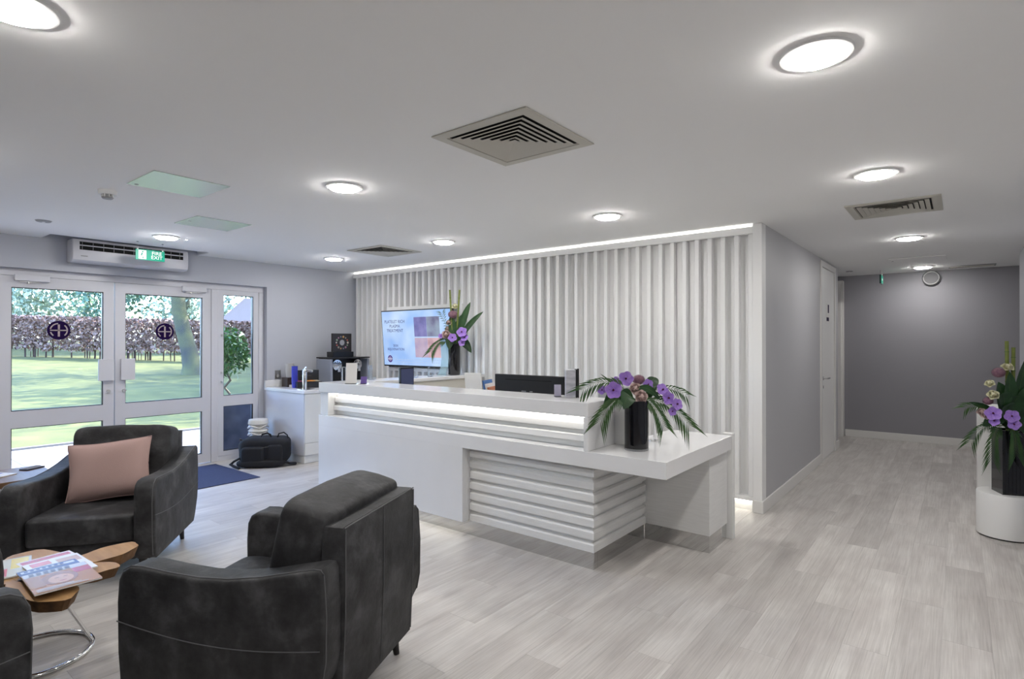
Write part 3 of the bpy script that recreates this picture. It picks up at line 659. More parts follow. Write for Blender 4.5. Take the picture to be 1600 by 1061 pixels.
# things on the raised counter
def acrylic(name, label, x, y, wdt, h, rz, m, cat='card holder'):
    t = thing(name, label, cat, (x, y, UT), rz)
    B().box(-wdt/2, wdt/2, -.004, .004, .004, h, .001, 1).obj('card', m, t, rot=(R(-8), 0, 0)); B().box(-wdt/2, wdt/2, -.02, .05, 0, .004).obj('foot', M('clear acrylic', (.95, .97, 1), .02, trans=1, ior=1.3), t); return t
acrylic('sign_card', 'white menu card standing at the left end of the counter', -4.55, 3.285, .105, .20, R(40), paper_m, 'card')
acrylic('card_holder', 'small purple card holder beside the white menu card', -4.45, 3.355, .06, .07, R(30), M('purple card', (.16, .10, .34), .4))
acrylic('card_holder', 'small silver business card holder near the counter right end', -2.30, 3.45, .05, .09, R(40), M('silver lilac card', (.42, .40, .52), .25, .5))
t = thing('leaflet_rack', 'grey leaflet rack standing on the right end of the counter', 'leaflet rack', (-2.20, 3.49, UT), R(38))
B().box(-.05, .02, -.05, .05, .004, .20, .002).obj('leaflets', M('printed leaflet', (.30, .30, .36), .4, var=(.6, .6, .64), vscale=30, stretch=(.3, .3, 1)), t); B().box(.023, .031, -.055, .055, 0, .205).obj('back', black_m, t); B().box(.036, .042, -.055, .055, 0, .21).obj('back_plate', bgloss_m, t); B().box(-.05, .045, -.055, .055, 0, .004).obj('foot', chrome_m, t)
# award and glass on the return counter
ag = M('aqua glass', (.62, .82, .90), .05, trans=.6, ior=1.3)
t = thing('glass_award', 'curved pale blue glass award on the side counter', 'award', (-4.90, 4.84, UT-.001), R(40))
b = B(); sec = [(0, .012), (.03, .10), (.04, .2), (.035, .30), (.04, .385)]
for (a0, z0), (a1, z1) in zip(sec, sec[1:]): b.prism([(-.045+a0, z0), (.045+a0, z0), (.045+a1, z1), (-.045+a1, z1)], -.01, .01, 'Y')
b.obj('blade', ag, t); B().box(-.06, .06, -.035, .035, 0, .0115, .003).obj('foot', ag, t)
for k, (y, lb) in enumerate([(3.78, 'nearest the tablet'), (4.55, 'below the screen centre'), (4.32, 'left of the glass award')]):
    t = thing('leaflet_stand', f'clear acrylic leaflet stand on the side counter {lb}', 'leaflet stand', (-4.82 - .08*(k == 0), y, UT-.001), R(-55)); am = M('clear acrylic stand', (.8, .86, .95), .05, trans=.85, ior=1.2)
    B().box(-.055, .055, -.003, .003, 0, .15 - .04*k).obj('back', am, t); B().box(-.055, .055, .003, .045, 0, .004).obj('foot', am, t); B().box(-.055, .055, .04, .045, .004, .03).obj('lip', am, t)
# office chair behind desk
t = thing('office_chair', 'grey office chair back showing behind the desk end', 'chair', (-2.62, 4.72, 0), R(10))
B().box(-.06, .24, -.025, .025, .72, 1.125, .02).obj('backrest', grey_m, t); B().box(-.12, .34, -.45, .0, .44, .52, .03).obj('seat', grey_m, t); B().tube([(.1, -.2, .1), (.1, -.2, .44)], .025, 10).tube([(.1, -.04, .5), (.1, .0, .75)], .02, 8).obj('column', black_m, t)
for k in range(5):
    a = k*R(72); B().tube([(.1, -.2, .10), (.1+.28*math.cos(a), -.2+.28*math.sin(a), .05)], .018, 8).cyl((.1+.28*math.cos(a), -.2+.28*math.sin(a), 0), .025, .05, 12).obj('castor_arm', black_m, t)
# chrome post on worktop
t = thing('chrome_stand', 'slim chrome stand behind the vase on the worktop', 'stand', (-1.735, 3.87, WT)); B().lathe([(0, .0), (.045, 0), (.045, .008), (.012, .014), (0, .014)], 28).obj('foot', chrome_m, t, True)
B().lathe([(.011, .014), (.011, .22), (.014, .225), (.014, .235), (0, .24)], 20).obj('post', chrome_m, t, True)

# ================================================================== SCREEN
t = thing('wall_screen', 'large wall mounted television showing a pale blue slide', 'television', (-5.775, YB-.10, 1.19), rot=(R(4.5), 0, 0))
tvw, tvh = .70, .785
B().box(-tvw, tvw, -.02, .025, 0, tvh, .004, 1).obj('housing', black_m, t); B().box(-.2, .2, .026, .06, .25, .55).obj('bracket', black_m, t)
sm = bpy.data.materials.new('slide background'); sm.use_nodes = True; q = sm.node_tree; pb = q.nodes['Principled BSDF']; pb.inputs['Base Color'].default_value = (.02, .02, .02, 1); pb.inputs['Roughness'].default_value = .15
nz = q.nodes.new('ShaderNodeTexNoise'); nz.inputs['Scale'].default_value = 2.2; tc = q.nodes.new('ShaderNodeTexCoord'); q.links.new(tc.outputs['Object'], nz.inputs[0])
cr = q.nodes.new('ShaderNodeValToRGB'); cr.color_ramp.elements[0].color = (.30, .50, .92, 1); cr.color_ramp.elements[1].color = (.60, .76, .98, 1); cr.color_ramp.elements[0].position = .35; cr.color_ramp.elements[1].position = .65
q.links.new(nz.outputs[0], cr.inputs[0]); q.links.new(cr.outputs[0], pb.inputs['Emission Color']); pb.inputs['Emission Strength'].default_value = 1.0
scr = box('screen', sm, -tvw+.014, tvw-.014, -.0215, -.0201, .02, tvh-.014, t)
def emi(name, c, s=1.0, **k): return M(name, (.01, .01, .01), .3, emit=s, ecol=c, **k)
def pic(name, cs, x0, x1, z0, z1):
    m = bpy.data.materials.new(name); m.use_nodes = True; q = m.node_tree; pb = q.nodes['Principled BSDF']; pb.inputs['Base Color'].default_value = (.01, .01, .01, 1)
    nz = q.nodes.new('ShaderNodeTexNoise'); nz.inputs['Scale'].default_value = 5; nz.inputs['Detail'].default_value = 5; tc = q.nodes.new('ShaderNodeTexCoord'); q.links.new(tc.outputs['Object'], nz.inputs[0])
    cr = q.nodes.new('ShaderNodeValToRGB'); e = cr.color_ramp.elements; e[0].position = .3; e[1].position = .7; e[0].color = (*cs[0], 1); e[1].color = (*cs[2], 1); k = e.new(.5); k.color = (*cs[1], 1)
    q.links.new(nz.outputs[0], cr.inputs[0]); q.links.new(cr.outputs[0], pb.inputs['Emission Color']); pb.inputs['Emission Strength'].default_value = 1
    box('slide_picture', m, x0, x1, -.0225, -.0217, z0, z1, t)
pic('photo a', ((.06, .05, .14), (.16, .15, .40), (.26, .24, .52)), -.02, .225, .415, .68); pic('photo b', ((.08, .06, .16), (.22, .24, .36), (.30, .38, .48)), .228, .47, .415, .68)
pic('photo c', ((.36, .28, .48), (.50, .38, .50), (.58, .48, .62)), -.02, .225, .135, .40); pic('photo d', ((.42, .24, .28), (.66, .42, .46), (.72, .52, .55)), .228, .47, .135, .40)
ink = emi('slide ink', (.045, .05, .22)); MXs = Matrix.Rotation(R(90), 4, 'X')
for s_, z, sz in (('PLATELET RICH', .625, .062), ('PLASMA', .562, .062), ('TREATMENT', .50, .062), ('SKIN', .29, .050), ('REJUVENATION', .24, .050)):
    text('slide_text', s_, sz, ink, t, Matrix.Translation((-.42, -.0222, z)) @ MXs, .0004, 1.0)
pale = emi('slide pale ink', (.42, .56, .85))
for k, z in enumerate((.10, .065)):
    b = B(); x = -.45 + .05*k
    while x < .46 - .04*k:
        ww = rnd.uniform(.02, .07); b.box(x, x+ww, -.0222, -.0217, z-.006, z+.006); x += ww+.012
    b.obj('slide_small_print', pale, t)
eb = B().cyl((-.555, -.0217, .105), .05, .0006, 36, axis='Y').obj('slide_emblem', emi('slide purple', (.06, .02, .20)), t)
b = B(); b.box(-.60, -.51, -.0228, -.0223, .101, .108); b.box(-.5585, -.5515, -.0228, -.0223, .072, .138)
for s_ in (-1, 1):
    for k in range(8):
        a0, a1 = R(-50+100*k/8), R(-50+100*(k+1)/8)
        b.prism([(-.555+s_*rr*math.cos(a), .105+rr*math.sin(a)) for rr, a in ((.026, a0), (.026, a1), (.031, a1), (.031, a0))], -.0228, -.0223, 'Y')
b.obj('emblem_strokes', emi('slide white', (.85, .85, .95)), eb)

# ================================================================== COFFEE CORNER
CT = .92
cb = thing('coffee_cabinet', 'white base cabinet with worktop in the corner by the side window', 'cabinet', (-6.9, 4.6, 0))
dbox('body', upvc_m, XL+.002, -6.44, 3.95, 5.32, .10, CT-.04, cb); dbox('plinth', white_m, XL+.03, -6.46, 3.97, 5.3, 0, .099, cb)
for y0, y1 in ((3.955, 4.40), (4.404, 4.85), (4.854, 5.315)):
    dr = dbox('door', white_m, -6.439, -6.421, y0, y1, .26, CT-.045, cb); dbox('drawer_front', white_m, -6.439, -6.421, y0, y1, .105, .255, cb)
dbox('worktop', corian_m, XL+.002, -6.40, 3.93, 5.345, CT-.039, CT, cb, .003); dbox('upstand', corian_m, XL+.002, XL+.03, 3.93, 5.34, CT+.001, CT+.09, cb)
t = thing('capsule_machine', 'black twin head capsule coffee machine in the corner', 'coffee machine', (-6.95, 4.895, CT), R(90))
# local: -y faces the room
B().box(-.30, .30, -.17, .19, .0, .05, .01).box(-.29, .29, .0, .19, .05, .375, .008).obj('body', black_m, t); B().box(-.315, .315, -.19, .21, .376, .395, .006).obj('top', black_m, t)
for s_ in (-1, 1): B().box(.29*s_, .325*s_, -.16, .19, .05, .37, .006).obj('water_tank', M('smoky tank', (.28, .30, .36), .15, .2), t)
box('drip_grid', steel_m, -.26, .26, -.16, -.02, .051, .056, t)
for s_ in (-1, 1):
    h = B().cyl((.17*s_, -.09, .285), .075, .09, 30, axis='Y').obj('brew_head', chrome_m, t, True); B().cyl((.17*s_, -.13, .27), .03, .05, 20, axis='Y').box(.17*s_-.022, .17*s_+.022, -.135, -.09, .19, .265, .004).obj('spout', chrome_m, h)
    for k in range(3): B().cyl((.17*s_-.035+.035*k, -.094, .325 + .008*(k == 1)), .007, .004, 10, axis='Y').obj('button', black_m, h)
t = thing('capsule_box', 'black capsule display box with ring of coloured dots on the machine', 'box', (-6.95, 4.83, CT+.396), R(90))
B().box(-.15, .19, -.06, .10, 0, .075, .004).obj('base', black_m, t); fp = B().box(-.16, .16, -.05, -.02, .076, .335, .004).obj('front', M('dark brown card', (.022, .018, .016), .35), t)
dc = [(.6, .5, .4), (.5, .12, .08), (.3, .25, .2), (.55, .3, .1), (.2, .2, .22), (.4, .2, .25), (.25, .3, .2)]
for k in range(14):
    a = k*math.pi*2/14; B().cyl((.095*math.cos(a), -.051, .205+.085*math.sin(a)), .012 if k % 3 else .016, .003, 10, axis='Y').obj('capsule', M(f'capsule {k % 7}', dc[k % 7], .3, .4), fp)
B().cyl((0, -.051, .205), .04, .003, 24, axis='Y').obj('dial', grey_m, fp)
t = thing('tea_box', 'open black tea box with coloured sachets beside the tap', 'box', (-6.86, 4.27, CT), R(70))
B().box(-.16, .16, -.10, .10, 0, .085, .004).obj('body', black_m, t); B().box(-.16, .16, .09, .102, .086, .23, .003).obj('lid', black_m, t)
for k, c_ in enumerate([(.35, .06, .2), (.3, .4, .08), (.75, .25, .03), (.8, .35, .08), (.6, .5, .35)]): box('sachet', M(f'sachet {k}', c_, .5), -.14+.056*k, -.09+.056*k, -.08, .07, .086, .093, t)
box('lid_print', M('gold print', (.08, .06, .05), .4), -.08, .06, .0885, .0898, .15, .156, t)
def cups(name, label, x, y, z, h, m, r, n):
    t = thing(name, label, 'cups', (x, y, z))
    for k in range(n):
        dz = (h-.09)/(n-1)*k; B().lathe([(0, .002+dz), (r*.78, .002+dz), (r, .085+dz), (r*1.05, .088+dz), (r*.9, .088+dz)], 20).obj('cup', m, t, True)
cups('cup_stack', 'tall stack of blue cups beside the tap', -6.94, 4.12, CT, .29, M('blue cup', (.06, .08, .55), .35), .04, 9)
t = thing('cup_carton', 'dark carton holding the stack of white cups', 'carton', (-7.20, 4.20, CT)); B().box(-.075, .075, -.075, .075, .0, .125, .004).obj('body', M('brown card', (.05, .035, .03), .6), t); box('label_patch', paper_m, .0755, .0765, -.05, .05, .0, .03, t)
cups('cup_stack', 'stack of white cups standing on the dark carton', -7.20, 4.20, CT+.126, .19, M('white cup', (.66, .65, .62), .5), .055, 6)
t = thing('water_tap', 'chrome water tap on a drip tray at the cabinet corner', 'tap', (-6.60, 4.06, CT)); B().lathe([(0, 0), (.028, 0), (.028, .24), (.02, .26), (0, .262)], 24).obj('column', chrome_m, t, True)
B().tube([(0, 0, .235), (.05, .02, .245), (.10, .045, .238)], [.018, .016, .014], 12).obj('spout', chrome_m, t, True); B().tube([(0, 0, .262), (.02, .01, .29)], .008, 8).obj('lever', chrome_m, t, True); B().box(-.08, .10, -.06, .10, .0005, .006, .002, 1).obj('drip_tray', chrome_m, t)
t = thing('soda_tap', 'slim chrome column tap behind the menu card', 'tap', (-6.60, 4.62, CT)); B().lathe([(0, 0), (.03, 0), (.03, .008), (.014, .012), (.014, .26), (0, .262)], 20).lathe([(0, 0), (.03, 0), (.03, .008), (.014, .012), (.014, .26), (0, .262)], 20, (0, .06, 0)).obj('column', chrome_m, t, True); B().box(-.02, .10, -.01, .07, .262, .275, .003).obj('spout', chrome_m, t)
t = thing('wall_switch', 'small grey switch plate on the left wall above the cabinet', 'switch', (XL, 4.123, 1.084)); B().box(0, .008, -.043, .043, -.06, .06, .003).obj('plate', steel_m, t); B().box(.0085, .013, -.02, .02, -.04, .0, .002).obj('rocker', grey_m, t)
# ceramic stool by the window
t = thing('ceramic_stool', 'white wavy ceramic stool behind the backpack by the window', 'stool', (-7.20, 3.76, 0))
cer_m = M('white ceramic', (.76, .75, .72), .3)
B().lathe([(0, 0), (.10, 0)] + [(.105 + .020*math.cos(k*math.pi), .015+.045*k) for k in range(11)] + [(.12, .505), (.115, .52), (0, .525)], 32).obj('body', cer_m, t)
for k in range(5): B().tube([((.118+.006*(a % 2))*math.cos(a/16*6.283), (.118+.006*(a % 2))*math.sin(a/16*6.283), .07+.09*k+.016*math.sin(a*1.57)) for a in range(16)], .009, 6, True).obj('wave_band', cer_m, t, True)
# backpack
t = thing('backpack', 'black camera backpack lying on the floor beside the cabinet', 'backpack', (-6.76, 3.62, 0), R(46))
B().superq((0, .02, .19), .29, .17, .165, .45, .45, 20, 36, .004).obj('body', nylon_m, t, True); B().superq((-.10, -.13, .15), .14, .06, .11, .4, .4, 14, 24).obj('front_pocket', nylon_m, t, True); B().superq((.15, -.12, .16), .09, .05, .12, .4, .4, 14, 24).obj('side_pocket', nylon_m, t, True)
B().superq((-.02, -.10, .055), .28, .10, .05, .6, .6, 12, 30).obj('hip_belt', strap_m, t, True)
B().tube([(-.05, 0, .34), (-.04, 0, .385), (.02, 0, .40), (.06, 0, .38), (.07, 0, .34)], .011, 8).obj('handle', strap_m, t, True); B().tube([(.14, 0, .33), (.16, 0, .39), (.22, .0, .405), (.26, 0, .37), (.27, .0, .33)], .008, 8).obj('shoulder_strap', strap_m, t, True)
B().tube([(-.25, -.02, .30), (-.29, -.03, .34)], .014, 8).obj('buckle', black_m, t); B().tube([(-.26, -.10, .12), (-.33, -.12, .08), (-.36, -.14, .05), (-.31, -.17, .03), (-.24, -.2, .012)], .022, 8, flat=.6).obj('belt_wing', strap_m, t, True); B().tube([(.24, -.08, .06), (.30, -.06, .03), (.37, -.02, .018)], .03, 8, flat=.5).obj('belt_wing', strap_m, t, True)
B().tube([(-.26, -.10, .24), (-.12, -.175, .235), (.03, -.16, .25), (.2, -.155, .27)], .005, 6).obj('zip', M('zip', (.03, .03, .035), .4), t, True); B().box(.0, .02, -.172, -.160, .17, .22, .003).obj('zip_pull', grey_m, t)

# ================================================================== ARMCHAIRS
def armchair_parts(t, w2=.43, d2=.46):
    prof = [(.40, .135), (.445, .17), (.458, .30), (.462, .50), (.455, .585), (.435, .625), (.40, .645), (.34, .648), (.22, .638), (.08, .632), (-.06, .64), (-.20, .662), (-.32, .69), (-.42, .712), (-.45, .712), (-.462, .695), (-.472, .55), (-.47, .38), (-.455, .30), (-.40, .19), (-.36, .135)]
    prof = [(y*d2/.46, z) for y, z in prof]
    for s in (-1, 1):
        x0, x1 = (w2-.125, w2) if s > 0 else (-w2, -w2+.125)
        a = B().prism(prof, x0, x1, 'X', .018, 3).obj('arm', leath_m, t, True)
        xo = s*(w2-.006)
        B().tube([(s*(w2-.015), y, z) for y, z in prof[1:19]], .0030, 6).obj('seam', seam_m, a, True)
        xs = s*(w2+.0005)
        pts = [(xs, y*d2/.46, .44 - .055*math.cos(y/.46*1.35)) for y in [k*.0455 for k in range(-10, 11)]]
        B().tube(pts, .0024, 6).obj('seam', seam_m, a, True)
    B().box(-w2+.12, w2-.12, -d2+.06, d2-.05, .135, .27, .02).obj('base', leath_m, t, True)
    B().superq((0, .09, .345), w2-.127, .355, .088, .16, .14, 16, 48, .0025).obj('seat_cushion', leath_m, t, True)
    bp_ = B().prism([(-.355, .15), (-.47, .15), (-.484, .50), (-.485, .822), (-.475, .834), (-.395, .834), (-.385, .822)], -w2+.118, w2-.118, 'X', .012, 2).obj('back_panel', leath_m, t, True)
    for s in (-1, 1): B().tube([(s*(w2-.124), -.470, .16), (s*(w2-.124), -.484, .5), (s*(w2-.124), -.485, .825)], .003, 6).obj('seam', seam_m, bp_, True)
    B().tube([(-w2+.12, -.482, .831), (w2-.12, -.482, .831)], .003, 6).tube([(.0, -.471, .16), (.0, -.4865, .5), (.0, -.486, .83)], .0018, 6).obj('seam', seam_m, bp_, True)
    mt = Matrix.Rotation(R(-14), 4, 'X')
    cu = B().superq((0, -.255, .655), w2-.112, .115, .25, .17, .2, 24, 52, .003, Matrix.Rotation(R(13), 4, 'X')).obj('back_cushion', leath_m, t, True)
    tm = Matrix.Rotation(R(13), 4, 'X')
    ring = []
    for k in range(48):
        v = 2*math.pi*k/48; pw = lambda q, e: math.copysign(abs(q)**e, q)
        p = tm @ Vector(((w2-.121)*pw(math.cos(v), .25), -.088, .238*pw(math.sin(v), .25))); ring.append(p + Vector((0, -.255, .655)))
    B().tube(ring, .003, 6, True).obj('seam', seam_m, cu, True)
    for sx in (-1, 1):
        for y in (-.36, .36):
            B().tube([(sx*(w2-.10), y, .16), (sx*(w2-.09), y*1.06, 0)], [.028, .014], 12).obj('leg', legw_m, t, True)
a1 = thing('armchair', 'charcoal leather armchair facing the camera with a pink cushion', 'armchair', (-4.66, 1.37, 0), R(-38)-R(90), 'charcoal leather armchairs'); armchair_parts(a1)
def copy_tree(o, parent=None):
    c_ = o.copy(); COL.objects.link(c_); c_.parent = parent
    for ch in o.children: copy_tree(ch, c_)
    return c_
a2 = copy_tree(a1); a2.location = (-2.385, 1.372, 0); a2.rotation_euler = (0, 0, R(204)-R(90)); a2['label'] = 'charcoal leather armchair in the foreground seen from behind'
a3 = copy_tree(a1); a3.location = (-3.07, .10, 0); a3.rotation_euler = (0, 0, R(86)-R(90)); a3['label'] = 'charcoal leather armchair cut off at the bottom left edge'
# pink cushion
t = thing('scatter_cushion', 'dusty pink linen cushion leaning on the armchair back', 'cushion', (-4.64, 1.36, .43), R(-38)-R(90))
b = B(); N = 22
def pil(u, v, s):
    e = 1 - .10*(1-u*u)*0; px = .26*u*(1-.07*(1-v*v)*-1*0 - .06*(1-abs(v)**2)); pz = .205*v*(1-.07*(1-abs(u)**2))
    th = .085*((1-u**4)*(1-v**4))**.55
    return Vector((px, s*th + .008*math.sin(u*5+v*3), pz))
G2 = [[[b.bm.verts.new(pil(-1+2*i/N, -1+2*j/N, s)) for j in range(N+1)] for i in range(N+1)] for s in (-1, 1)]
for k in range(2):
    for i in range(N):
        for j in range(N): b.bm.faces.new((G2[k][i][j], G2[k][i+1][j], G2[k][i+1][j+1], G2[k][i][j+1]))
bmesh.ops.remove_doubles(b.bm, verts=b.bm.verts[:], dist=.0004)
cm = Matrix.Translation((.02, -.045, .205)) @ Matrix.Rotation(R(6), 4, 'Y') @ Matrix.Rotation(R(18), 4, 'X')
for v in b.bm.verts: v.co = cm @ v.co
b.obj('cover', pink_m, t, True)
ed = [(-1+2*k/20, -1) for k in range(20)] + [(1, -1+2*k/20) for k in range(20)] + [(1-2*k/20, 1) for k in range(20)] + [(-1, 1-2*k/20) for k in range(20)]
B().tube([cm @ pil(u, v, 0) for u, v in ed], .004, 6, True).obj('piping', pink_m, t, True)

# ================================================================== COFFEE TABLE
TX, TY, TZ = -3.42, .80, .43
t = thing('coffee_table', 'low table of joined oak slices on a chrome ring base', 'coffee table', (TX, TY, 0))
def blob(cx, cy, rx, ry, rot, z0, z1, name='wood_slice', seed=0):
    rr = random.Random(seed); n_ = 28; top, bot = [], []
    ph = [rr.uniform(0, 6.28) for _ in range(3)]; b = B(); tt = []
    for k in range(n_):
        a = 2*math.pi*k/n_; q = 1+.07*math.sin(2*a+ph[0])+.05*math.sin(3*a+ph[1])+.035*math.sin(7*a+ph[2]); x, y = rx*q*math.cos(a), ry*q*math.sin(a)
        X_, Y_ = cx+x*math.cos(rot)-y*math.sin(rot), cy+x*math.sin(rot)+y*math.cos(rot); tt.append((X_, Y_))
    b.prism(tt, z0, z1, 'Z'); me = b.mesh(name); me.materials.append(wood_m); me.materials.append(bark_m)
    for p in me.polygons: p.material_index = 0 if p.normal.z > .5 else 1
    for v in me.vertices:
        if v.co.z < (z0+z1)/2: v.co.x = cx+(v.co.x-cx)*.86; v.co.y = cy+(v.co.y-cy)*.86
    o = bpy.data.objects.new(name, me); COL.objects.link(o); o.parent = t
blob(-.085, .20, .17, .10, R(103), TZ-.055, TZ, seed=1); blob(.06, .07, .16, .085, R(42), TZ-.05, TZ-.003, seed=2); blob(.20, -.11, .20, .10, R(14), TZ-.055, TZ-.001, seed=3)
blob(-.24, -.05, .19, .13, R(5), TZ-.05, TZ, seed=4); blob(-.08, -.12, .13, .11, R(-60), TZ-.05, TZ-.002, seed=5); blob(-.05, -.02, .16, .14, R(10), TZ-.052, TZ-.001, seed=6)
RC = (-.11, -.07)
B().tube([(RC[0]+.225*math.cos(2*math.pi*k/48), RC[1]+.225*math.sin(2*math.pi*k/48), .011) for k in range(48)], .011, 10, True).obj('ring_base', chrome_m, t, True)
for (x0, y0), (x1, y1) in (((-.05, .145), (.22, -.05)), ((-.30, -.19), (-.26, -.02)), ((.0, -.265), (-.06, -.22))):
    B().tube([(x0, y0, .012), (x1, y1, TZ-.05)], .008, 10).obj('leg', chrome_m, t, True)
# magazines on it
def mag(x, y, z, rz, w_, h_, label, cov, patches, tilt=0):
    t = thing('magazine', label, 'magazine', (x, y, z), R(rz), 'magazines on the oak table')
    B().box(-w_/2, w_/2, -h_/2, h_/2, 0, .006, .0008, 1).obj('pages', paper_m, t); cv = box('cover', cov, -w_/2, w_/2, -h_/2, h_/2, .0061, .0068, t)
    for k, (x0, x1, y0, y1, c_, *el) in enumerate(patches):
        if el: pts = [((x0+x1)/2*w_/2+(x1-x0)/4*w_*math.cos(q*.3307), (y0+y1)/2*h_/2+(y1-y0)/4*h_*math.sin(q*.3307)) for q in range(19)]
        else: pts = [(x0*w_/2, y0*h_/2), (x1*w_/2, y0*h_/2), (x1*w_/2, y1*h_/2), (x0*w_/2, y1*h_/2)]
        B().prism(pts, .0069+.0002*k, .0070+.0002*k, 'Z').obj('cover_print', M('print %.2f %.2f %.2f' % c_, c_, .25), cv)
def ell(): return None
rz0 = 103
mag(-3.525, .80, TZ+.001, 5, .29, .22, 'magazine with red and white cover at the back of the pile', M('cover white red', (.7, .62, .58), .25), [(-.9, -.6, -.9, .9, (.45, .06, .04)), (-.5, .3, -.7, .5, (.72, .70, .70)), (.4, .8, -.9, .7, (.30, .28, .30))] + [(-.45+.2*q, -.35+.2*q, -.8, .6-.15*q, (.35, .33, .36)) for q in range(4)])
mag(-3.43, .80, TZ+.009, 2, .29, .22, 'white covered magazine with grey lettering second from the back', M('cover pale', (.72, .72, .74), .25), [(-.8, -.2, .1, .9, (.5, .32, .22)), (.2, .5, -.9, .5, (.22, .24, .28)), (-.9, -.5, -.8, -.1, (.6, .2, .2))])
mag(-3.63, .62, TZ+.0005, -12, .29, .22, 'magazine with yellow corner and green title at the left', M('cover green', (.5, .48, .40), .25), [(-.9, .2, .3, .9, (.65, .50, .02)), (-.6, .6, -.8, -.3, (.03, .22, .08)), (.1, .9, -.2, .2, (.55, .1, .08))])
mag(-3.315, .757, TZ+.018, 1, .29, .225, 'dark blue magazine in the middle of the pile', M('cover navy', (.07, .075, .20), .25), [(-.9, -.7, -.9, .9, (.55, .58, .70)), (-.3, .7, .0, .7, (.20, .13, .22), 1), (-.4, .3, -.8, -.3, (.30, .22, .32), 1)] + [(-.86, -.74, -.8+.2*q, -.68+.2*q, (.08, .09, .25)) for q in range(7)])
mag(-3.212, .755, TZ+.027, -2, .29, .24, 'front magazine with tan portrait cover and red corner', M('cover tan', (.42, .23, .12), .3), [(-.98, -.62, -.98, .98, (.50, .53, .62)), (-.60, -.1, .45, .98, (.42, .05, .06)), (-.55, .60, -.62, .50, (.30, .14, .05), 1), (-.28, .52, -.42, .34, (.55, .33, .20), 1), (-.62, .50, -.98, -.55, (.36, .19, .08)), (.30, .36, -.14, .10, (.36, .11, .10), 1), (-.02, .02, -.22, -.06, (.12, .06, .04), 1), (-.02, .02, .05, .20, (.12, .06, .04), 1)] + [(-.92, -.70, -.8+.22*q, -.66+.22*q, (.16, .15, .20)) for q in range(6)] + [(.72+.09*q, .76+.09*q, -.9, .2+.2*q, (.56, .60, .68)) for q in range(3)])
# side table behind the armchair
t = thing('side_table', 'dark wood side table partly hidden behind the armchair', 'side table', (-5.78, 1.0, 0))
B().box(-.30, .28, -.30, .28, .455, .50, .004).obj('top', M('walnut veneer', (.20, .12, .07), .3, var=(.14, .08, .045), vscale=4, stretch=(1, 8, 1)), t)
for sx in (-.26, .24):
    for sy in (-.26, .24): B().box(sx-.02, sx+.02, sy-.02, sy+.02, 0, .454).obj('leg', legw_m, t)
mag(-5.80, .90, .501, 30, .21, .29, 'magazine with blue spine on the side table', M('cover pale', (.72, .72, .74), .25), [(-.3, .0, -.9, .9, (.10, .10, .40)), (-.9, -.5, -.5, .5, (.5, .5, .1))])
t = thing('phone', 'small dark phone at the back of the side table', 'phone', (-5.93, 1.20, .501), R(30)); B().box(-.04, .04, -.075, .075, 0, .009, .003).obj('body', black_m, t); box('screen', bgloss_m, -.036, .036, -.07, .07, .0091, .0096, t)

# ================================================================== FLOWERS
def face(o, loc, d, roll=0):
    o.location = loc; o.rotation_euler = (Vector(d).to_track_quat('Z', 'Y') @ Euler((0, 0, roll)).to_quaternion()).to_euler()
CAMD = Vector((.62, -.785, .18))
def petal_mesh(name, L_, W_, cup, curl, mat, n=6, m=5, tipw=.35):
    b = B(); g = []
    for i in range(n+1):
        u = i/n; wd = W_*(math.sin(math.pi*min(1, u*.86+.07))**.8); row = []
        for j in range(m+1):
            v = -1+2*j/m; row.append(b.bm.verts.new((L_*u*math.cos(curl*u), v*wd/2, L_*u*math.sin(curl*u)+cup*(v*v)*wd)))
        g.append(row)
    for i in range(n):
        for j in range(m): b.bm.faces.new((g[i][j], g[i+1][j], g[i+1][j+1], g[i][j+1]))
    me = b.mesh(name, True); me.materials.append(mat); return me
P_ORCH = petal_mesh('petal', .056, .062, .10, .12, orch_m); P_LIP = petal_mesh('lip', .024, .016, .4, .9, orch2_m)
def orchid(loc, d, s, label, group):
    t = thing('orchid', label, 'flower', group=group); face(t, loc, d, rnd.uniform(0, 1))
    for k in range(5): 
        o = link('petal', P_ORCH, orch_m, t, rot=(rnd.uniform(-.15, .15), -.1, R(72*k+18)))
    for k in range(3): link('lip', P_LIP, orch2_m, t, rot=(0, -.5, R(120*k+30)), loc=(0, 0, .003))
    t.scale = (s, s, s)
ROSE = {}
def rose(loc, d, s, label, group, m=mauve_m):
    t = thing('rose', label, 'flower', group=group); face(t, loc, d, rnd.uniform(0, 6))
    if m.name not in ROSE: ROSE[m.name] = [petal_mesh('petal', .052, .072, .22, cu_, m) for cu_ in (-.35, .15, .5, .8)]
    for ly, (n_, el, sc) in enumerate([(5, 38, .84), (5, 56, .88), (4, 70, .82), (3, 80, .70)]):
        for k in range(n_):
            a = 2*math.pi*k/n_+ly*.6; o = link('petal', ROSE[m.name][ly], m, t, loc=(.004*math.cos(a), .004*math.sin(a), -.028), rot=(0, -R(el), a)); o.scale = (sc, sc, sc)
    B().superq((0, 0, -.004), .017, .017, .020, 1, 1, 8, 12).obj('heart', m, t, True)
    t.scale = (s, s, s)
def allium(loc, r, label, group):
    t = thing('allium', label, 'flower', loc, group=group); B().superq((0, 0, 0), r*.86, r*.86, r*.78, 1, 1, 12, 20).obj('head', allium_m, t, True)
    b = B()
    for k in range(260):
        a = k*2.39996; z = 1-2*(k+.5)/260; q = math.sqrt(1-z*z); v = Vector((q*math.cos(a), q*math.sin(a), z*.9)); u = v.orthogonal().normalized()*r*.07; w_ = v.cross(u).normalized()*r*.07
        b.quad(v*r*.84-u, v*r+w_*.6, v*r*.84+u, v*r-w_*.6)
    b.obj('florets', allium_m, t)
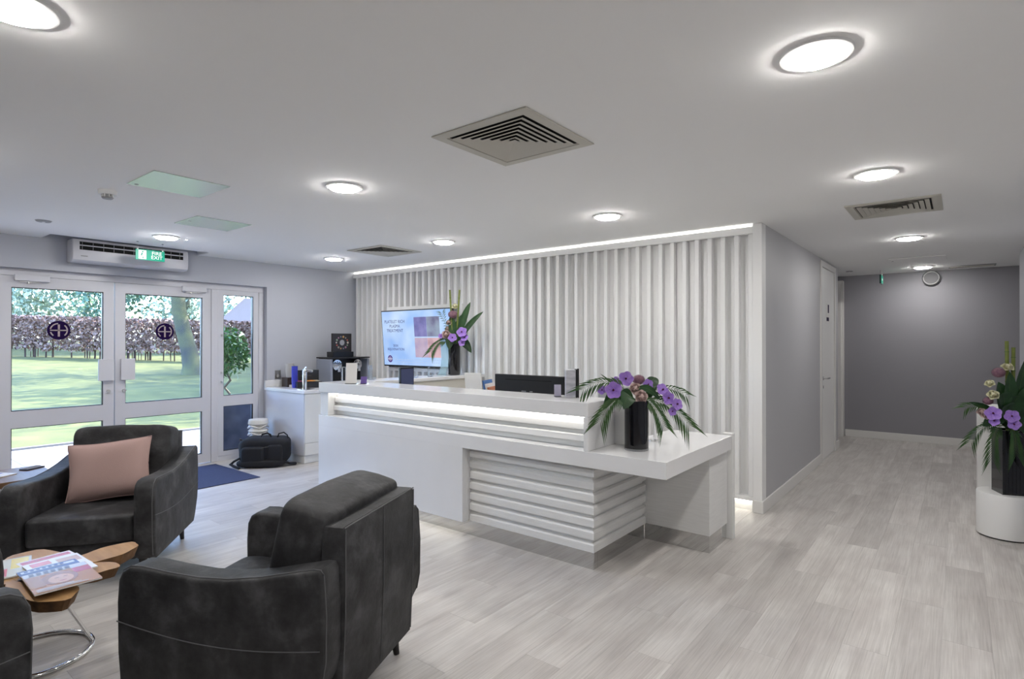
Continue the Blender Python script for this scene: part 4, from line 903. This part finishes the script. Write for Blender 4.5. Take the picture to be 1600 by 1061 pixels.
def frond(base, mid, tip, n, ll, label, group, wl=.0105):
    n = int(n*1.35); ll *= 1.15
    t = thing('palm_frond', label, 'palm leaf', base, group=group); b0 = Vector(base); pts = []
    for k in range(13):
        u = k/12; p = b0*(1-u)**2 + Vector(mid)*2*u*(1-u) + Vector(tip)*u*u; pts.append(p-b0)
    B().tube(pts, [.003*(1-.8*k/12) for k in range(13)], 6).obj('rachis', stem_m, t, True)
    b = B()
    for k in range(n):
        u = .25+.75*k/(n-1); q = u*12; i = min(11, int(q)); p = pts[i].lerp(pts[i+1], q-i); tg = (pts[i+1]-pts[i]).normalized(); sd_ = tg.cross(CAMD + Vector((0, 0, .35))).normalized()
        for s_ in (-1, 1):
            L_ = ll*math.sin(math.pi*(.25+.62*(1-abs(u-.5)))); d = (tg*.75+sd_*s_*.62+Vector((0, 0, -.22))).normalized(); wv = d.cross(CAMD).normalized()*wl/2; e = p+d*L_+Vector((0, 0, -.15*L_))
            m_ = p.lerp(e, .45)+Vector((0, 0, .01)); b.quad(p, m_-wv, e, m_+wv)
    b.obj('leaflets', palm_m, t)
def leaf(base, tip, w_, label, group, bend=.04, m=leaf_m):
    t = thing('leaf', label, 'leaf', base, group=group); b0 = Vector(base); e = Vector(tip)-b0; b = B(); g = []; sd_ = e.cross(CAMD).normalized()
    nrm = sd_.cross(e).normalized(); 
    for k in range(11):
        u = k/10; c_ = e*u + Vector((0, 0, bend*math.sin(math.pi*u))); wd = w_/2*math.sin(math.pi*min(.999, .06+.94*u))**.7
        g.append([b.bm.verts.new(c_-sd_*wd+nrm*wd*.25), b.bm.verts.new(c_), b.bm.verts.new(c_+sd_*wd+nrm*wd*.25)])
    for a, c_ in zip(g, g[1:]):
        for j in range(2): b.bm.faces.new((a[j], a[j+1], c_[j+1], c_[j]))
    b.obj('blade', m, t, True); B().tube([(e*(k/10)+Vector((0, 0, bend*math.sin(math.pi*k/10)))+nrm*-.001) for k in range(10)], .0018, 5).obj('midrib', stem_m, t, True)
def cane(p0, p1, r, label, group):
    t = thing('cane', label, 'cane', p0, group=group); e = Vector(p1)-Vector(p0); B().tube([e*0, e*.5, e], r, 10).obj('stalk', cane_m, t, True)
    for k in (.55, .72, .88): B().tube([e*k-e.normalized()*.003, e*k+e.normalized()*.003], r*1.18, 10).obj('node', stem_m, t)
# --- desk arrangement
g = 'flowers in the vase on the desk'
VX, VY = -1.70, 3.50
t = thing('vase', 'black glass cylinder vase on the desk worktop', 'vase', (VX, VY, WT))
B().lathe([(0, .014), (.080, .014), (.080, .33), (.074, .33), (.074, .03), (0, .03)], 48).obj('body', bgloss_m, t, True); B().lathe([(0, 0), (.079, 0), (.081, .004), (.081, .0135), (0, .0135)], 48).obj('foot', M('thick clear glass', (.8, .82, .85), .03, trans=.8), t, True)
for loc, s, l in [((-1.791, 3.353, 1.214), 1.05, 'large open violet orchid at the left front of the desk bouquet'), ((-1.774, 3.493, 1.283), .95, 'violet orchid at the top left of the desk bouquet'), ((-1.83, 3.46, 1.26), .7, 'violet orchid between the two left blooms of the desk bouquet'), ((-1.901, 3.394, 1.205), .6, 'small dark violet orchid at the far left of the desk bouquet'),
                  ((-1.659, 3.585, 1.244), .7, 'half turned violet orchid beside the glossy leaf of the desk bouquet'), ((-1.571, 3.616, 1.208), .85, 'violet orchid at the upper right of the desk bouquet'), ((-1.529, 3.611, 1.159), .85, 'violet orchid in the middle of the right spray of the desk bouquet'), ((-1.474, 3.629, 1.119), .75, 'violet orchid at the right tip of the desk bouquet'), ((-1.498, 3.611, 1.072), .55, 'violet orchid bud hanging lowest on the right of the desk bouquet')]:
    d = CAMD + Vector((loc[0]-VX, loc[1]-VY, 0))*1.5 + Vector((rnd.uniform(-.2, .2), rnd.uniform(-.2, .2), rnd.uniform(-.1, .3))); orchid(loc, d, s, l, g)
rose((-1.692, 3.469, 1.226), CAMD+Vector((-.15, 0, .25)), .98, 'upper mauve rose in the desk bouquet', g); rose((-1.641, 3.455, 1.176), CAMD+Vector((.1, 0, .1)), 1.05, 'lower mauve rose in the desk bouquet', g)
allium((-1.715, 3.565, 1.275), .042, 'round dusty purple flower head above the desk roses', g)
top = (VX, VY, WT+.32)
leaf((-1.66, 3.60, 1.15), (-1.635, 3.66, 1.29), .085, 'rolled glossy dark leaf at the top right of the desk bouquet', g); leaf((-1.70, 3.45, 1.10), (-1.80, 3.38, 1.16), .12, 'broad dark leaf at the left vase rim of the desk bouquet', g); leaf((-1.71, 3.44, 1.17), (-1.735, 3.38, 1.09), .11, 'broad dark leaf under the roses of the desk bouquet', g); leaf((-1.78, 3.42, 1.18), (-1.86, 3.33, 1.08), .07, 'hanging dark leaf under the left orchid of the desk bouquet', g); leaf((-1.69, 3.46, 1.22), (-1.57, 3.60, 1.14), .05, 'slim dark leaf crossing to the right of the desk bouquet', g)
frond(top, (-1.84, 3.42, 1.35), (-1.99, 3.30, 1.215), 13, .12, 'arching palm frond at the upper left of the desk bouquet', g); frond(top, (-1.77, 3.33, 1.24), (-1.845, 3.265, 1.02), 15, .13, 'drooping palm frond at the lower left of the desk bouquet', g)
frond(top, (-1.58, 3.66, 1.28), (-1.47, 3.76, 1.18), 10, .09, 'short palm frond at the upper right of the desk bouquet', g); frond(top, (-1.60, 3.50, 1.20), (-1.545, 3.58, .985), 15, .12, 'drooping palm frond right of the desk vase', g); frond(top, (-1.55, 3.60, 1.20), (-1.415, 3.675, .99), 16, .14, 'long palm frond at the lower right of the desk bouquet', g)
leaf((-1.80, 3.45, 1.22), (-1.93, 3.42, 1.315), .012, 'thin grass blade at the upper left of the desk bouquet', g, 0)
# --- back counter arrangement
g = 'flowers in the vase by the screen'
t = thing('vase', 'black cylinder vase in front of the wall screen', 'vase', (-4.81, 4.96, UT-.001)); B().lathe([(0, .0), (.068, 0), (.074, .01), (.074, .375), (.067, .375), (.067, .02), (0, .02)], 40).obj('body', bgloss_m, t, True); B().lathe([(.074, .372), (.0755, .376), (.070, .379), (.067, .376)], 40).obj('rim', black_m, t, True)
cane((-4.82, 4.95, 1.36), (-4.848, 4.922, 2.163), .011, 'left upright green cane above the screen vase', g); cane((-4.80, 4.97, 1.36), (-4.757, 4.995, 2.163), .011, 'right upright green cane above the screen vase', g)
leaf((-4.79, 4.97, 1.5), (-4.653, 5.077, 2.016), .085, 'upright sword leaf at the top right of the screen bouquet', g); leaf((-4.79, 4.97, 1.5), (-4.526, 5.170, 1.90), .07, 'long sword leaf pointing right from the screen bouquet', g); leaf((-4.79, 4.96, 1.45), (-4.74, 5.03, 1.87), .12, 'broad upright leaf behind the screen bouquet', g); leaf((-4.74, 4.97, 1.55), (-4.60, 5.04, 1.40), .10, 'drooping dark leaf right of the screen vase', g); leaf((-4.80, 4.90, 1.60), (-4.80, 4.86, 1.44), .12, 'broad leaf at the rim of the screen vase', g); leaf((-4.80, 4.95, 1.5), (-4.84, 4.93, 1.85), .10, 'tall green leaf behind the roses of the screen bouquet', g)
rose((-4.80, 4.96, 1.97), CAMD+Vector((0, 0, .8)), 1.0, 'cream rose at the top of the screen bouquet', g, cream_m); rose((-4.855, 4.91, 1.775), CAMD+Vector((-.3, 0, .3)), .95, 'mauve rose below the protea of the screen bouquet', g); rose((-4.829, 4.838, 1.625), CAMD, 1.25, 'large mauve rose at the left of the screen bouquet', g); rose((-4.87, 4.905, 1.70), CAMD+Vector((-.2, 0, .5)), .9, 'mauve rose just above the large one in the screen bouquet', g)
allium((-4.818, 4.94, 1.865), .058, 'dusty purple flower head in the upper screen bouquet', g)
for loc, s, l in [((-4.745, 4.86, 1.58), 1.0, 'violet orchid in the middle of the screen bouquet'), ((-4.664, 4.942, 1.645), 1.2, 'large violet orchid at the right of the screen bouquet'), ((-4.63, 4.95, 1.58), .9, 'violet orchid at the far right of the screen bouquet'), ((-4.66, 4.93, 1.52), .8, 'lowest violet orchid of the screen bouquet'), ((-4.90, 4.82, 1.60), .6, 'small violet orchid at the far left of the screen bouquet')]: orchid(loc, CAMD+Vector((rnd.uniform(-.3, .3), 0, rnd.uniform(-.1, .3))), s, l, g)
frond((-4.81, 4.95, 1.51), (-4.90, 4.82, 1.62), (-4.985, 4.75, 1.43), 14, .13, 'palm frond drooping left of the screen vase', g, .014); frond((-4.81, 4.95, 1.51), (-4.89, 4.86, 1.80), (-4.92, 4.86, 1.88), 8, .08, 'small upright palm frond at the left of the screen bouquet', g)
# --- right plinth arrangement
PXc, PYc = .285, 5.94
t = thing('round_plinth', 'low white round plinth at the right edge', 'plinth', (PXc, PYc, 0)); B().lathe([(0, .012), (.182, .012), (.182, .338), (.178, .345), (0, .345)], 64).obj('drum', white_m, t, True); B().lathe([(0, 0), (.172, 0), (.172, .011), (0, .011)], 48).obj('base', black_m, t, True)
t = thing('tall_plinth', 'tall white plinth standing behind the round plinth', 'plinth', (.335, 6.36, 0)); B().box(-.215, .215, -.20, .20, .012, .985, .004).obj('body', white_m, t); B().box(-.205, .205, -.19, .19, 0, .011).obj('base', black_m, t)
g = 'flowers in the vase on the round plinth'
t = thing('vase', 'black square vase on the round white plinth', 'vase', (.315, 5.93, .345), R(20)); s_ = .088
b = B(); b.box(-s_, s_, -s_, s_, 0, .012); b.box(-s_, s_, -s_, -s_+.008, .012, .50); b.box(-s_, s_, s_-.008, s_, .012, .50); b.box(-s_, -s_+.008, -s_+.008, s_-.008, .012, .50); b.box(s_-.008, s_, -s_+.008, s_-.008, .012, .50); b.obj('body', bgloss_m, t); box('foam', M('floral foam', (.02, .06, .03), .9), -s_+.009, s_-.009, -s_+.009, s_-.009, .40, .47, t)
for kx in range(-3, 4): B().box(kx*.024-.001, kx*.024+.001, -s_-.0015, -s_-.0002, .002, .498).obj('flute', black_m, t)
cane((.30, 5.94, .83), (.295, 5.93, 1.54), .013, 'left upright green cane in the plinth bouquet', g); cane((.33, 5.95, .83), (.336, 5.96, 1.49), .013, 'right upright green cane in the plinth bouquet', g)
rose((.302, 5.92, 1.345), CAMD+Vector((-.4, 0, .8)), 1.0, 'cream rose at the top of the plinth bouquet', g, cream_m); rose((.185, 5.78, 1.215), CAMD+Vector((-.8, 0, .5)), .8, 'cream rose bud at the upper left of the plinth bouquet', g, cream_m); rose((.207, 5.76, 1.128), CAMD+Vector((-.6, 0, .3)), .95, 'yellowish cream rose in the middle of the plinth bouquet', g, cream_m); rose((.137, 5.743, .99), CAMD+Vector((-.5, 0, .2)), .75, 'small mauve rose at the far left of the plinth bouquet', g); rose((.163, 5.70, .972), CAMD+Vector((-.3, 0, .2)), .8, 'pale mauve rose beside the orchid of the plinth bouquet', g)
allium((.243, 5.87, 1.292), .045, 'dusty purple flower head near the top of the plinth bouquet', g); allium((.177, 5.80, 1.07), .035, 'small dusty purple flower head in the lower plinth bouquet', g)
for loc, s, l in [((.203, 5.668, .985), 1.0, 'violet orchid at the left of the plinth bouquet'), ((.215, 5.67, .93), .75, 'violet orchid lowest at the left of the plinth bouquet'), ((.315, 5.762, .965), .9, 'violet orchid at the right of the plinth bouquet'), ((.330, 5.755, .905), .8, 'violet orchid lowest at the right of the plinth bouquet')]: orchid(loc, Vector((-.2, -.8, .2))+Vector((rnd.uniform(-.4, .4), 0, rnd.uniform(-.1, .3))), s, l, g)
for i, (a, b_, w_, l) in enumerate([((.30, 5.93, .85), (.06, 5.72, 1.06), .06, 'long dark leaf pointing left from the plinth bouquet'), ((.30, 5.93, .85), (.24, 5.85, 1.22), .13, 'broad dark leaf left of the canes in the plinth bouquet'), ((.31, 5.93, .85), (.31, 5.90, 1.30), .11, 'tall dark leaf before the canes in the plinth bouquet'), ((.33, 5.94, .85), (.42, 6.0, 1.42), .10, 'tall sword leaf at the right of the plinth bouquet'), ((.33, 5.92, .85), (.45, 6.02, 1.20), .14, 'broad dark leaf at the right of the plinth bouquet'), ((.31, 5.88, .95), (.37, 5.85, 1.12), .14, 'broad dark leaf above the right orchids of the plinth bouquet'), ((.28, 5.82, 1.0), (.26, 5.76, 1.14), .12, 'round dark leaf beside the yellowish rose of the plinth bouquet'), ((.27, 5.85, .93), (.14, 5.72, .88), .12, 'broad dark leaf at the left rim of the plinth vase'), ((.33, 5.85, .92), (.43, 5.90, .80), .13, 'drooping dark leaf at the right rim of the plinth vase'), ((.30, 5.86, .92), (.27, 5.78, 1.04), .14, 'broad dark leaf between the orchids of the plinth bouquet')]): leaf(a, b_, w_, l, g)
tp = (.30, 5.92, .86)
frond(tp, (.12, 5.76, 1.08), (.04, 5.70, 1.02), 10, .09, 'short palm frond at the far left of the plinth bouquet', g); frond(tp, (.14, 5.70, .95), (.07, 5.64, .77), 13, .11, 'drooping palm frond at the lower left of the plinth bouquet', g); frond(tp, (.20, 5.68, .95), (.195, 5.70, .645), 16, .13, 'long hanging palm frond left of the plinth vase', g); frond(tp, (.33, 5.72, .96), (.34, 5.76, .68), 16, .13, 'hanging palm frond in front of the plinth vase', g)
